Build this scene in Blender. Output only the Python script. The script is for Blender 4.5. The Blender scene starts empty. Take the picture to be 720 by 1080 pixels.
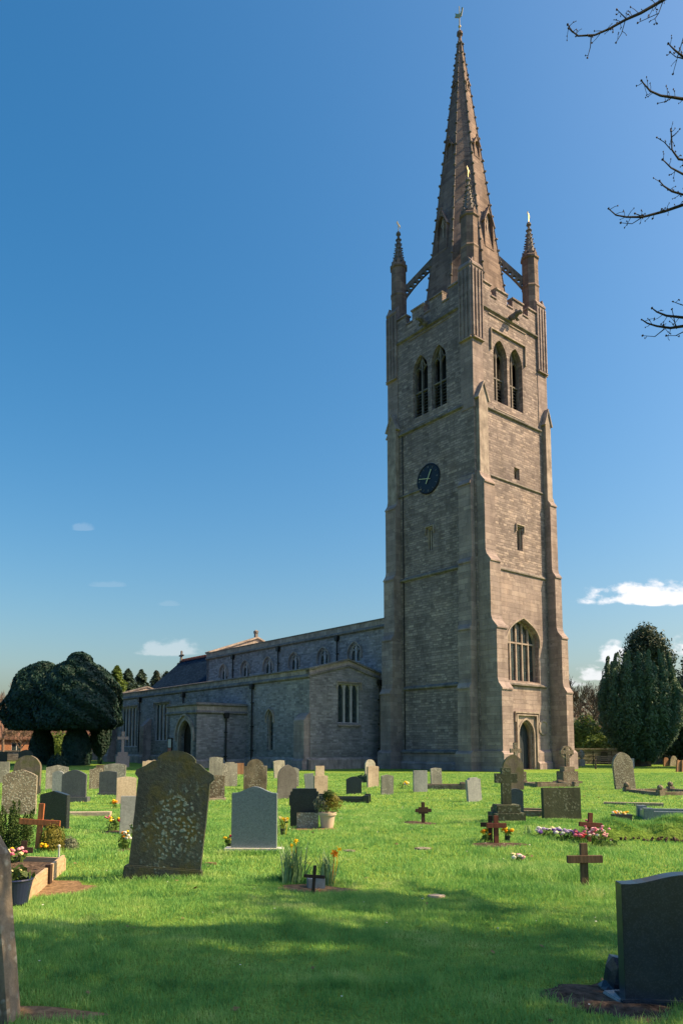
import bpy, bmesh, math, random
import numpy as np
from mathutils import Vector, Matrix
from mathutils.geometry import tessellate_polygon
R = math.radians
rng = random.Random(7)
sc = bpy.context.scene
COL = sc.collection

# ------------------------------------------------------------------ camera numbers
FOC, HOR, PIT, EYE = 771.0, 787.0, R(6), 1.6
CY = HOR - FOC*math.tan(PIT)
def ray(px, py):
    dx = (px-360)/FOC; dz = -(py-CY)/FOC
    return (dx, math.cos(PIT)-dz*math.sin(PIT), math.sin(PIT)+dz*math.cos(PIT))
def site(px, py):
    d = ray(px, py); t = -EYE/d[2]
    return d[0]*t, d[1]*t
def at(px, py, Y):
    d = ray(px, py); t = Y/d[1]
    return Vector((d[0]*t, Y, EYE+d[2]*t))
def sst(a, b, x):
    x = min(1, max(0, (x-a)/(b-a))); return x*x*(3-2*x)
def gz(x, y):
    k = (1-sst(30, 44, y))*sst(-3, 5, y)
    return k*(.030*math.sin(x*.7+.3)*math.cos(y*.45)+.016*math.sin(x*1.9+y*1.3)+.008*math.sin(x*4.3-y*3.1))

# ------------------------------------------------------------------ objects
def tag(o, label=None, cat=None, group=None, kind=None):
    if label: o['label'] = label
    if cat: o['category'] = cat
    if group: o['group'] = group
    if kind: o['kind'] = kind
    return o
def empty(name, loc=(0, 0, 0), rz=0, label=None, cat=None, group=None):
    o = bpy.data.objects.new(name, None); COL.objects.link(o)
    o.empty_display_size = .2
    o.location = loc; o.rotation_euler = (0, 0, rz)
    return tag(o, label, cat, group)

class MB:
    def __init__(s): s.v = []; s.f = []; s.m = []
    def face(s, pts, mi=0):
        n = len(s.v); s.v += [tuple(p) for p in pts]; s.f.append(tuple(range(n, n+len(pts)))); s.m.append(mi)
    def raw(s, vs, fs, mi=0):
        n = len(s.v); s.v += [tuple(p) for p in vs]
        for f in fs: s.f.append(tuple(i+n for i in f)); s.m.append(mi)
    def box(s, x0, x1, y0, y1, z0, z1, mi=0):
        vs = [(x, y, z) for z in (z0, z1) for y in (y0, y1) for x in (x0, x1)]
        s.raw(vs, [(0, 2, 3, 1), (4, 5, 7, 6), (0, 1, 5, 4), (2, 6, 7, 3), (0, 4, 6, 2), (1, 3, 7, 5)], mi)
    def prism(s, poly, fn, w0, w1, mi=0):
        """poly 2d, fn(a,b,w)->3d"""
        n = len(poly)
        A = [fn(a, b, w0) for a, b in poly]; B = [fn(a, b, w1) for a, b in poly]
        k = len(s.v); s.v += [tuple(p) for p in A+B]
        tri = tessellate_polygon([[Vector((a, b, 0)) for a, b in poly]])
        for t in tri:
            s.f.append(tuple(k+i for i in t)); s.m.append(mi)
            s.f.append(tuple(k+n+i for i in reversed(t))); s.m.append(mi)
        for i in range(n):
            j = (i+1) % n
            s.f.append((k+i, k+j, k+n+j, k+n+i)); s.m.append(mi)
    def holed(s, outer, holes, fn, w_front, w_back, mi=0, backface=False):
        loops = [outer]+holes
        flat = [p for l in loops for p in l]
        tri = tessellate_polygon([[Vector((a, b, 0)) for a, b in l] for l in loops])
        k = len(s.v); s.v += [tuple(fn(a, b, w_front)) for a, b in flat]
        for t in tri: s.f.append(tuple(k+i for i in t)); s.m.append(mi)
        if backface:
            k = len(s.v); s.v += [tuple(fn(a, b, w_back)) for a, b in flat]
            for t in tri: s.f.append(tuple(k+i for i in reversed(t))); s.m.append(mi)
        for l in (loops if backface else holes):
            n = len(l); k = len(s.v)
            s.v += [tuple(fn(a, b, w_front)) for a, b in l]+[tuple(fn(a, b, w_back)) for a, b in l]
            for i in range(n):
                j = (i+1) % n; s.f.append((k+i, k+j, k+n+j, k+n+i)); s.m.append(mi)
    def strip(s, line, w, fn, w0, w1, mi=0, closed=False):
        """bar of width w following a 2d polyline, extruded from w0 to w1"""
        n = len(line); L = []; Rr = []
        for i in range(n):
            a = line[(i-1) % n] if (closed or i > 0) else line[i]
            b = line[(i+1) % n] if (closed or i < n-1) else line[i]
            dx, dy = b[0]-a[0], b[1]-a[1]; q = math.hypot(dx, dy) or 1
            nx, ny = -dy/q, dx/q
            L.append((line[i][0]+nx*w/2, line[i][1]+ny*w/2)); Rr.append((line[i][0]-nx*w/2, line[i][1]-ny*w/2))
        m = n if closed else n-1
        k = len(s.v)
        for i in range(n):
            s.v += [tuple(fn(*L[i], w0)), tuple(fn(*Rr[i], w0)), tuple(fn(*Rr[i], w1)), tuple(fn(*L[i], w1))]
        for i in range(m):
            j = (i+1) % n
            for q in range(4):
                r = (q+1) % 4
                s.f.append((k+4*i+q, k+4*i+r, k+4*j+r, k+4*j+q)); s.m.append(mi)
        if not closed:
            s.f.append((k, k+1, k+2, k+3)); s.m.append(mi)
            e = k+4*(n-1); s.f.append((e+3, e+2, e+1, e)); s.m.append(mi)
    def tube(s, pts, rad, seg=6, mi=0, cap=True):
        pts = [Vector(p) for p in pts]; n = len(pts)
        if not hasattr(rad, '__len__'): rad = [rad]*n
        k = len(s.v); up = Vector((.13, .21, 1)).normalized()
        for i in range(n):
            d = (pts[min(i+1, n-1)]-pts[max(i-1, 0)])
            d = d.normalized() if d.length > 1e-9 else Vector((0, 0, 1))
            u = d.cross(up)
            if u.length < .05: u = d.cross(Vector((1, 0, 0)))
            u.normalize(); v = d.cross(u)
            for q in range(seg):
                a = 2*math.pi*q/seg
                s.v.append(tuple(pts[i]+(u*math.cos(a)+v*math.sin(a))*rad[i]))
        for i in range(n-1):
            for q in range(seg):
                r = (q+1) % seg
                s.f.append((k+i*seg+q, k+i*seg+r, k+(i+1)*seg+r, k+(i+1)*seg+q)); s.m.append(mi)
        if cap:
            s.f.append(tuple(k+q for q in reversed(range(seg)))); s.m.append(mi)
            s.f.append(tuple(k+(n-1)*seg+q for q in range(seg))); s.m.append(mi)
    def lathe(s, prof, c=(0, 0, 0), seg=12, mi=0, ph=0):
        """prof [(r,z)]"""
        k = len(s.v); n = len(prof)
        for r, z in prof:
            for q in range(seg):
                a = 2*math.pi*q/seg+ph
                s.v.append((c[0]+r*math.cos(a), c[1]+r*math.sin(a), c[2]+z))
        for i in range(n-1):
            for q in range(seg):
                r = (q+1) % seg
                s.f.append((k+i*seg+q, k+i*seg+r, k+(i+1)*seg+r, k+(i+1)*seg+q)); s.m.append(mi)
        s.f.append(tuple(k+q for q in reversed(range(seg)))); s.m.append(mi)
        s.f.append(tuple(k+(n-1)*seg+q for q in range(seg))); s.m.append(mi)
    def blob(s, c, r, mi=0, sub=1, jit=0.0, sz=(1, 1, 1)):
        bm = bmesh.new(); bmesh.ops.create_icosphere(bm, subdivisions=sub, radius=1)
        vs = []
        for v in bm.verts:
            j = 1+jit*(rng.random()*2-1)
            vs.append((c[0]+v.co.x*r*sz[0]*j, c[1]+v.co.y*r*sz[1]*j, c[2]+v.co.z*r*sz[2]*j))
        fs = [tuple(v.index for v in f.verts) for f in bm.faces]
        bm.free(); s.raw(vs, fs, mi)
    def build(s, name, mats, parent=None, bevel=0, smooth=False, M=None, segs=2):
        me = bpy.data.meshes.new(name)
        me.from_pydata(s.v, [], s.f)
        if not isinstance(mats, (list, tuple)): mats = [mats]
        for m in mats: me.materials.append(m)
        if len(mats) > 1: me.polygons.foreach_set('material_index', s.m)
        if M is not None: me.transform(M)
        bm = bmesh.new(); bm.from_mesh(me)
        bmesh.ops.remove_doubles(bm, verts=bm.verts, dist=1e-4)
        bmesh.ops.recalc_face_normals(bm, faces=bm.faces)
        if bevel:
            es = [e for e in bm.edges if len(e.link_faces) == 2 and e.calc_face_angle(0) > .6]
            bmesh.ops.bevel(bm, geom=es, offset=bevel, segments=segs, affect='EDGES', clamp_overlap=True)
        bm.to_mesh(me); bm.free()
        if smooth: me.polygons.foreach_set('use_smooth', [True]*len(me.polygons))
        me.update()
        o = bpy.data.objects.new(name, me); COL.objects.link(o)
        if parent: o.parent = parent
        return o

def np_mesh(name, verts, faces, mat, parent=None, mats_idx=None, smooth=False):
    """verts (n,3) float, faces (m,k) int"""
    me = bpy.data.meshes.new(name)
    me.vertices.add(len(verts)); me.vertices.foreach_set('co', np.asarray(verts, dtype=np.float32).ravel())
    m, k = faces.shape
    me.loops.add(m*k); me.loops.foreach_set('vertex_index', faces.astype(np.int32).ravel())
    me.polygons.add(m)
    me.polygons.foreach_set('loop_start', np.arange(0, m*k, k, dtype=np.int32))
    for q in (mat if isinstance(mat, (list, tuple)) else [mat]): me.materials.append(q)
    if mats_idx is not None: me.polygons.foreach_set('material_index', mats_idx.astype(np.int32))
    if smooth: me.polygons.foreach_set('use_smooth', np.ones(m, dtype=bool))
    me.update(calc_edges=True)
    o = bpy.data.objects.new(name, me); COL.objects.link(o)
    if parent: o.parent = parent
    return o

# ------------------------------------------------------------------ materials
class NT:
    def __init__(s, name):
        s.mat = bpy.data.materials.new(name); s.mat.use_nodes = True
        s.t = s.mat.node_tree; s.t.nodes.clear()
        s.out = s.t.nodes.new('ShaderNodeOutputMaterial')
    def n(s, typ, **kw):
        nd = s.t.nodes.new(typ)
        for k, v in kw.items():
            if k.startswith('i_'):
                key = k[2:]; key = int(key) if key.isdigit() else key.replace('_', ' ')
                s.set(nd.inputs[key], v)
            else: setattr(nd, k, v)
        return nd
    def set(s, inp, v):
        if isinstance(v, bpy.types.NodeSocket): s.t.links.new(v, inp)
        elif isinstance(v, bpy.types.Node): s.t.links.new(v.outputs[0], inp)
        else:
            if hasattr(inp.default_value, '__len__') and len(inp.default_value) == 4 and len(v) == 3: v = (*v, 1)
            inp.default_value = v
    def noise(s, vec, scale, detail=4, rough=.55, **kw):
        nd = s.n('ShaderNodeTexNoise', **kw); nd.inputs['Scale'].default_value = scale
        nd.inputs['Detail'].default_value = detail; nd.inputs['Roughness'].default_value = rough
        if vec is not None: s.set(nd.inputs['Vector'], vec)
        return nd.outputs['Fac']
    def ramp(s, fac, stops, interp='LINEAR'):
        nd = s.n('ShaderNodeValToRGB'); nd.color_ramp.interpolation = interp
        e = nd.color_ramp.elements
        while len(e) < len(stops): e.new(.5)
        for i, (p, c) in enumerate(stops):
            e[i].position = p; e[i].color = (*c, 1) if hasattr(c, '__len__') else (c, c, c, 1)
        s.set(nd.inputs[0], fac); return nd.outputs[0]
    def mix(s, fac, a, b, mode='MIX'):
        nd = s.n('ShaderNodeMix', data_type='RGBA', blend_type=mode)
        s.set(nd.inputs[0], fac); s.set(nd.inputs[6], a); s.set(nd.inputs[7], b)
        return nd.outputs[2]
    def math(s, op, a, b=0, c=0, clamp=False):
        nd = s.n('ShaderNodeMath', operation=op, use_clamp=clamp)
        s.set(nd.inputs[0], a); s.set(nd.inputs[1], b)
        if op in ('MULTIPLY_ADD', 'SMOOTHSTEP'): s.set(nd.inputs[2], c)
        return nd.outputs[0]
    def obj(s): return s.n('ShaderNodeTexCoord').outputs['Object']
    def rnd(s): return s.n('ShaderNodeObjectInfo').outputs['Random']
    def shifted(s, k=40):
        v = s.n('ShaderNodeVectorMath', operation='SCALE'); 
        c = s.n('ShaderNodeCombineXYZ'); r = s.rnd()
        s.set(c.inputs[0], r); s.set(c.inputs[1], s.math('MULTIPLY', r, 1.7)); s.set(c.inputs[2], s.math('MULTIPLY', r, 2.3))
        s.set(v.inputs[0], c); s.set(v.inputs['Scale'], k)
        a = s.n('ShaderNodeVectorMath', operation='ADD'); s.set(a.inputs[0], s.obj()); s.set(a.inputs[1], v)
        return a.outputs[0]
    def vscale(s, vec, sx, sy, sz):
        v = s.n('ShaderNodeVectorMath', operation='MULTIPLY'); s.set(v.inputs[0], vec); v.inputs[1].default_value = (sx, sy, sz)
        return v.outputs[0]
    def bump(s, h, dist=.02, strength=1.0, normal=None):
        b = s.n('ShaderNodeBump'); b.inputs['Distance'].default_value = dist; b.inputs['Strength'].default_value = strength
        s.set(b.inputs['Height'], h)
        if normal is not None: s.set(b.inputs['Normal'], normal)
        return b.outputs[0]
    def done(s, col, rough=.9, normal=None, spec=.3, metal=0, trans=0, emit=None):
        p = s.n('ShaderNodeBsdfPrincipled')
        s.set(p.inputs['Base Color'], col); s.set(p.inputs['Roughness'], rough)
        p.inputs['Specular IOR Level'].default_value = spec; p.inputs['Metallic'].default_value = metal
        if normal is not None: s.set(p.inputs['Normal'], normal)
        sh = p.outputs[0]
        if trans:
            tr = s.n('ShaderNodeBsdfTranslucent'); s.set(tr.inputs[0], col)
            mx = s.n('ShaderNodeMixShader'); mx.inputs[0].default_value = trans
            s.set(mx.inputs[1], sh); s.set(mx.inputs[2], tr); sh = mx.outputs[0]
        s.set(s.out.inputs[0], sh)
        return s.mat

def masonry(name, bw, bh, pal, mortar, warp=.05, msize=.012, stain=.5, bump=.02, green=.0, spec=.2):
    t = NT(name); o = t.obj()
    sep = t.n('ShaderNodeSeparateXYZ'); t.set(sep.inputs[0], o)
    u = t.math('SUBTRACT', sep.outputs[0], sep.outputs[1])
    c = t.n('ShaderNodeCombineXYZ'); t.set(c.inputs[0], u)
    # courses of varying height: warp z a little with a slow noise of z only
    zc = t.n('ShaderNodeCombineXYZ'); t.set(zc.inputs[2], sep.outputs[2])
    zn = t.noise(zc, .9, 2)
    z2 = t.math('ADD', sep.outputs[2], t.math('MULTIPLY', zn, bh*4.0))
    t.set(c.inputs[1], z2)
    wn = t.n('ShaderNodeTexNoise'); wn.inputs['Scale'].default_value = 2.2; wn.inputs['Detail'].default_value = 4; t.set(wn.inputs['Vector'], o)
    wv = t.n('ShaderNodeVectorMath', operation='SCALE'); t.set(wv.inputs[0], wn.outputs['Color']); wv.inputs['Scale'].default_value = warp
    cv = t.n('ShaderNodeVectorMath', operation='ADD'); t.set(cv.inputs[0], c); t.set(cv.inputs[1], wv)
    def brick(w, h, off=.5, sq=1.3):
        b = t.n('ShaderNodeTexBrick', offset=off, squash=sq, squash_frequency=3)
        t.set(b.inputs['Vector'], cv); b.inputs['Scale'].default_value = 1
        b.inputs['Color1'].default_value = (0, 0, 0, 1); b.inputs['Color2'].default_value = (1, 1, 1, 1); b.inputs['Mortar'].default_value = (.5, .5, .5, 1)
        b.inputs['Mortar Size'].default_value = msize; b.inputs['Mortar Smooth'].default_value = .35
        b.inputs['Brick Width'].default_value = w; b.inputs['Row Height'].default_value = h; b.inputs['Bias'].default_value = 0
        return b
    b1 = brick(bw, bh)
    b2 = brick(bw*1.37, bh, .31, 1.0)
    n1 = t.noise(o, 6, 6, .65); n2 = t.noise(o, .45, 5, .6); n3 = t.noise(t.vscale(o, 1.2, 1.2, .22), 1.0, 5, .65)
    n4 = t.noise(o, 38, 4, .7)
    zone = t.ramp(t.noise(o, .9, 3, .6), [(.49, 0), (.51, 1)])
    bc = t.mix(zone, b1.outputs['Color'], b2.outputs['Color']); bf = t.mix(zone, b1.outputs['Fac'], b2.outputs['Fac'])
    k = t.math('ADD', t.math('MULTIPLY', bc, .52), t.math('MULTIPLY', n1, .48))
    col = t.ramp(k, pal)
    col = t.mix(t.math('MULTIPLY', bf, .7), col, mortar)
    dark = t.ramp(n3, [(.30, (.42, .40, .38)), (.50, (.86, .85, .84)), (.70, (1.12, 1.1, 1.05))])
    col = t.mix(stain, col, t.mix(1, col, dark, 'MULTIPLY'))
    pat = t.ramp(n2, [(.36, (.76, .76, .78)), (.52, (1, 1, 1)), (.68, (1.14, 1.09, 1.02))])
    col = t.mix(.8, col, t.mix(1, col, pat, 'MULTIPLY'))
    col = t.mix(.5, col, t.mix(1, col, t.ramp(n4, [(.3, .6), (.65, 1.25)]), 'MULTIPLY'))
    if green:
        g = t.math('MULTIPLY', t.ramp(t.math('SUBTRACT', t.math('MULTIPLY', n1, 3.0), t.math('MULTIPLY', sep.outputs[2], .55)), [(.2, 0), (1, 1)]), green)
        col = t.mix(g, col, (.055, .075, .035))
    h = t.math('ADD', t.math('MULTIPLY', t.math('SUBTRACT', 1, bf), 1.0), t.math('ADD', t.math('MULTIPLY', n1, .7), t.math('MULTIPLY', bc, .35)))
    h = t.math('ADD', h, t.math('MULTIPLY', n4, .25))
    return t.done(col, .92, t.bump(h, bump, .9), spec)

def stone(name, c1, c2, lichen=None, lcentre=None, lam=.35, lscale=5, speck=None, rough=.85, bump=.006, moss=None, mossz=0, spec=.3, streak=.4):
    t = NT(name); o = t.shifted()
    n1 = t.noise(o, 1.6, 6, .6); n2 = t.noise(o, 22, 5, .7); n3 = t.noise(t.vscale(o, 6, 6, .8), 1, 4, .6)
    col = t.mix(t.ramp(n1, [(.35, 0), (.65, 1)]), c1, c2)
    col = t.mix(.55, col, t.mix(1, col, t.ramp(n2, [(.3, .55), (.7, 1.35)]), 'MULTIPLY'))
    if streak: col = t.mix(streak, col, t.mix(1, col, t.ramp(n3, [(.35, .5), (.6, 1.1)]), 'MULTIPLY'))
    h = n2
    if speck:
        v = t.n('ShaderNodeTexVoronoi', feature='F1'); v.inputs['Scale'].default_value = 130; t.set(v.inputs['Vector'], o)
        sepc = t.n('ShaderNodeSeparateColor'); t.set(sepc.inputs[0], v.outputs['Color'])
        col = t.mix(t.ramp(sepc.outputs[0], [(.72, 0), (.78, .8)], 'LINEAR'), col, speck)
        h = t.math('MULTIPLY', n2, .3)
    if moss:
        sp = t.n('ShaderNodeSeparateXYZ'); t.set(sp.inputs[0], t.obj())
        m = t.ramp(t.math('ADD', t.noise(o, 3.2, 5, .6), t.math('MULTIPLY', sp.outputs[2], mossz)), [(.46, 0), (.62, .9)])
        col = t.mix(m, col, moss)
    if lichen:
        v = t.n('ShaderNodeTexVoronoi', feature='SMOOTH_F1'); v.inputs['Scale'].default_value = lscale*4.2; t.set(v.inputs['Vector'], t.n('ShaderNodeVectorMath', operation='ADD').outputs[0])
        ad = v.inputs['Vector'].links[0].from_node; t.set(ad.inputs[0], o)
        nn = t.n('ShaderNodeTexNoise'); nn.inputs['Scale'].default_value = 14; t.set(nn.inputs['Vector'], o)
        ns = t.n('ShaderNodeVectorMath', operation='SCALE'); t.set(ns.inputs[0], nn.outputs['Color']); ns.inputs['Scale'].default_value = .035
        t.set(ad.inputs[1], ns)
        dist = t.ramp(v.outputs['Distance'], [(.0, 1), (.26, .95), (.42, 0)])
        area = t.ramp(t.noise(o, lscale*.45, 4, .6), [(.62-lam*.45, 0), (.70-lam*.45, 1)])
        if lcentre:
            q = t.n('ShaderNodeVectorMath', operation='SUBTRACT'); t.set(q.inputs[0], t.obj()); q.inputs[1].default_value = (lcentre[0], 0, lcentre[1])
            q2 = t.vscale(q.outputs[0], 1/lcentre[2], 0, 1/lcentre[3]); ln_ = t.n('ShaderNodeVectorMath', operation='LENGTH'); t.set(ln_.inputs[0], q2)
            area = t.ramp(t.math('ADD', t.math('SUBTRACT', 1.0, ln_.outputs['Value']), t.math('MULTIPLY', t.math('SUBTRACT', t.noise(o, 5, 4, .6), .5), 2.2)), [(.1, .05), (.55, 1)])
        mk = t.math('MULTIPLY', t.math('MULTIPLY', dist, area), t.ramp(t.noise(o, 40, 3, .6), [(.3, .35), (.55, 1)]))
        col = t.mix(mk, col, lichen); h = t.math('ADD', h, t.math('MULTIPLY', mk, .5))
    return t.done(col, rough, t.bump(h, bump, .8), spec)

def plain(name, c, var=.35, scale=12, rough=.8, bump=.003, spec=.3, metal=0, c2=None, trans=0, stretch=None):
    t = NT(name); o = t.shifted()
    if stretch: o = t.vscale(o, *stretch)
    n = t.noise(o, scale, 5, .6)
    a = tuple(x*(1-var) for x in c); b = c2 or tuple(min(1, x*(1+var)) for x in c)
    col = t.ramp(n, [(.3, a), (.7, b)])
    return t.done(col, rough, t.bump(n, bump, .7) if bump else None, spec, metal, trans)

def leafmat(name, dark, light, scale=.5, trans=.25, tipz=None, rough=.6):
    t = NT(name); o = t.shifted(11)
    n = t.noise(o, scale, 4, .7); n2 = t.noise(o, scale*14, 2, .6)
    k = t.math('ADD', t.math('MULTIPLY', n, .6), t.math('MULTIPLY', n2, .4))
    return t.done(t.ramp(k, [(.33, dark), (.66, light)]), rough, None, .25, 0, trans)

M = {}
RP = [(.12, (0.147, 0.123, 0.130)), (.34, (0.227, 0.188, 0.195)), (.5, (0.285, 0.239, 0.243)), (.68, (0.348, 0.289, 0.289)), (.90, (0.544, 0.453, 0.416))]
M['rubble'] = masonry('tower limestone rubble', .38, .175, RP, (0.197, 0.165, 0.156), .09, .016, .55, .035)
M['ashlar'] = masonry('limestone ashlar', .62, .30, [(.1, (0.216, 0.176, 0.181)), (.4, (0.285, 0.232, 0.235)), (.6, (0.326, 0.267, 0.270)), (.9, (0.418, 0.347, 0.335))], (0.220, 0.181, 0.181), .02, .008, .6, .012)
M['aisle'] = masonry('aisle coursed rubble', .34, .15, [(.12, (0.152, 0.141, 0.160)), (.36, (0.231, 0.221, 0.248)), (.52, (0.285, 0.271, 0.301)), (.68, (0.335, 0.318, 0.356)), (.88, (0.440, 0.415, 0.457))], (0.279, 0.261, 0.289), .06, .014, .35, .025, .3)
M['spire'] = masonry('spire ashlar', .7, .33, [(.1, (0.157, 0.114, 0.108)), (.4, (0.220, 0.165, 0.151)), (.6, (0.261, 0.196, 0.176)), (.9, (0.335, 0.255, 0.227))], (0.127, 0.102, 0.100), .015, .01, .7, .012)
M['dress'] = stone('dressed limestone', (0.229, 0.189, 0.178), (0.411, 0.345, 0.316), rough=.9, bump=.01, streak=.5)
M['tracery'] = stone('window tracery stone', (0.274, 0.223, 0.211), (0.434, 0.357, 0.328), rough=.9, bump=.006, streak=.4)
M['pale_tracery'] = stone('pale aisle tracery stone', (0.389, 0.367, 0.394), (0.526, 0.490, 0.512), rough=.9, bump=.006, streak=.3)
M['oldcap'] = stone('weathered coping', (0.114, 0.106, 0.111), (0.251, 0.223, 0.216), rough=.95, bump=.012, streak=.5)
t = NT('leaded glass'); o = t.obj()
b = t.n('ShaderNodeTexBrick', offset=0.0); sp = t.n('ShaderNodeSeparateXYZ'); t.set(sp.inputs[0], o); cc = t.n('ShaderNodeCombineXYZ')
t.set(cc.inputs[0], t.math('SUBTRACT', sp.outputs[0], sp.outputs[1])); t.set(cc.inputs[1], sp.outputs[2]); t.set(b.inputs['Vector'], cc)
b.inputs['Scale'].default_value = 1; b.inputs['Brick Width'].default_value = .16; b.inputs['Row Height'].default_value = .22; b.inputs['Mortar Size'].default_value = .008
b.inputs['Color1'].default_value = (.012, .022, .028, 1); b.inputs['Color2'].default_value = (.035, .055, .062, 1); b.inputs['Mortar'].default_value = (.02, .02, .02, 1)
M['glass'] = t.done(b.outputs['Color'], .22, t.bump(t.math('ADD', t.math('MULTIPLY', b.outputs['Color'], .8), t.noise(o, 9, 2)), .006, .7), .6)
M['dark'] = plain('dark void', (.008, .009, .011), .3, rough=.9, bump=0)  # near-black colour painted in for the unlit hollows behind openings
M['louvre'] = plain('louvre slats', (.085, .085, .085), .3, 20, .85)
M['door'] = plain('dark oak door', (.022, .018, .016), .4, 18, .7, .004, stretch=(6, 6, .6))
M['bluedoor'] = plain('blue grey painted door', (.030, .040, .055), .3, 18, .6, .004, stretch=(6, 6, .6))
M['pipe'] = plain('black cast iron', (.015, .016, .018), .3, 20, .45, .001)
M['clock'] = plain('clock face blue black', (.006, .009, .020), .25, 10, .4, .001)
M['gold'] = plain('gilding', (.62, .47, .20), .15, 12, .35, .001, .5, .8)
M['slate'] = masonry('roof slate', .30, .22, [(.2, (.009, .022, .044)), (.5, (.014, .032, .062)), (.8, (.022, .045, .080))], (.006, .012, .022), .01, .012, .2, .012, spec=.02)
M['ridge'] = plain('red ridge tile', (.11, .035, .028), .4, 8, .85)
M['lead'] = plain('lead roof', (.16, .165, .17), .3, 3, .55)
M['notice'] = plain('notice paper', (.55, .50, .47), .1, 4, .6, 0)
M['noticered'] = plain('notice paper red', (.45, .14, .10), .15, 4, .6, 0)
M['board'] = plain('notice board wood', (.04, .03, .025), .3, 14, .7)
# ------------------------------------------------------------------ the church
TH, X0, Y0, S = .687, 8.94, 47.40, 8.4
church = empty('church', (X0, Y0, 0), TH, 'limestone parish church with tall crocketed spire, battlemented west tower and long low aisle', 'church')
CT, ST = math.cos(TH), math.sin(TH)
def part(name, parent=church):
    return empty(name, (0, 0, 0), 0) if parent is None else _pe(name, parent)
def _pe(name, parent):
    o = bpy.data.objects.new(name, None); COL.objects.link(o); o.parent = parent; o.empty_display_size = .2; return o
# wall frames: fn(u, z, w): u along the wall, z up, w outwards
def fN(x=0):  return lambda u, z, w: (x-w, u, z)        # faces north (-x)
def fW(y=0):  return lambda u, z, w: (u, y-w, z)        # faces west (-y)
def fS(x):    return lambda u, z, w: (x+w, u, z)
def fE(y):    return lambda u, z, w: (u, y+w, z)
FR = [('N', fN(0)), ('W', fW(0)), ('S', fS(S)), ('E', fE(S))]

def arch(u0, u1, z0, zs, zt, n=9, four=False):
    """pointed opening: sill z0, springing zs, apex zt"""
    c = (u0+u1)/2; w = (u1-u0)/2; h = zt-zs
    pts = [(u0, z0), (u1, z0)]
    right = []
    if four:
        for i in range(n+1):
            q = (i/n)**2; right.append((c+w*(1-q), zs+h*q**.44))
    else:
        Rr = (w*w+h*h)/(2*w); a1 = math.asin(min(1, h/Rr)) if h <= Rr else math.pi/2
        for i in range(n+1):
            a = a1*i/n; right.append((u1-Rr+Rr*math.cos(a), zs+Rr*math.sin(a)))
        right[-1] = (c, zt)
    pts += right
    pts += [(2*c-a, b) for a, b in reversed(right[:-1])]
    return pts
def arcline(u0, u1, zs, zt, n=9, four=False):
    p = arch(u0, u1, zs, zs, zt, n, four)[2:]
    return p
def rect(u0, u1, z0, z1): return [(u0, z0), (u1, z0), (u1, z1), (u0, z1)]

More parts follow.
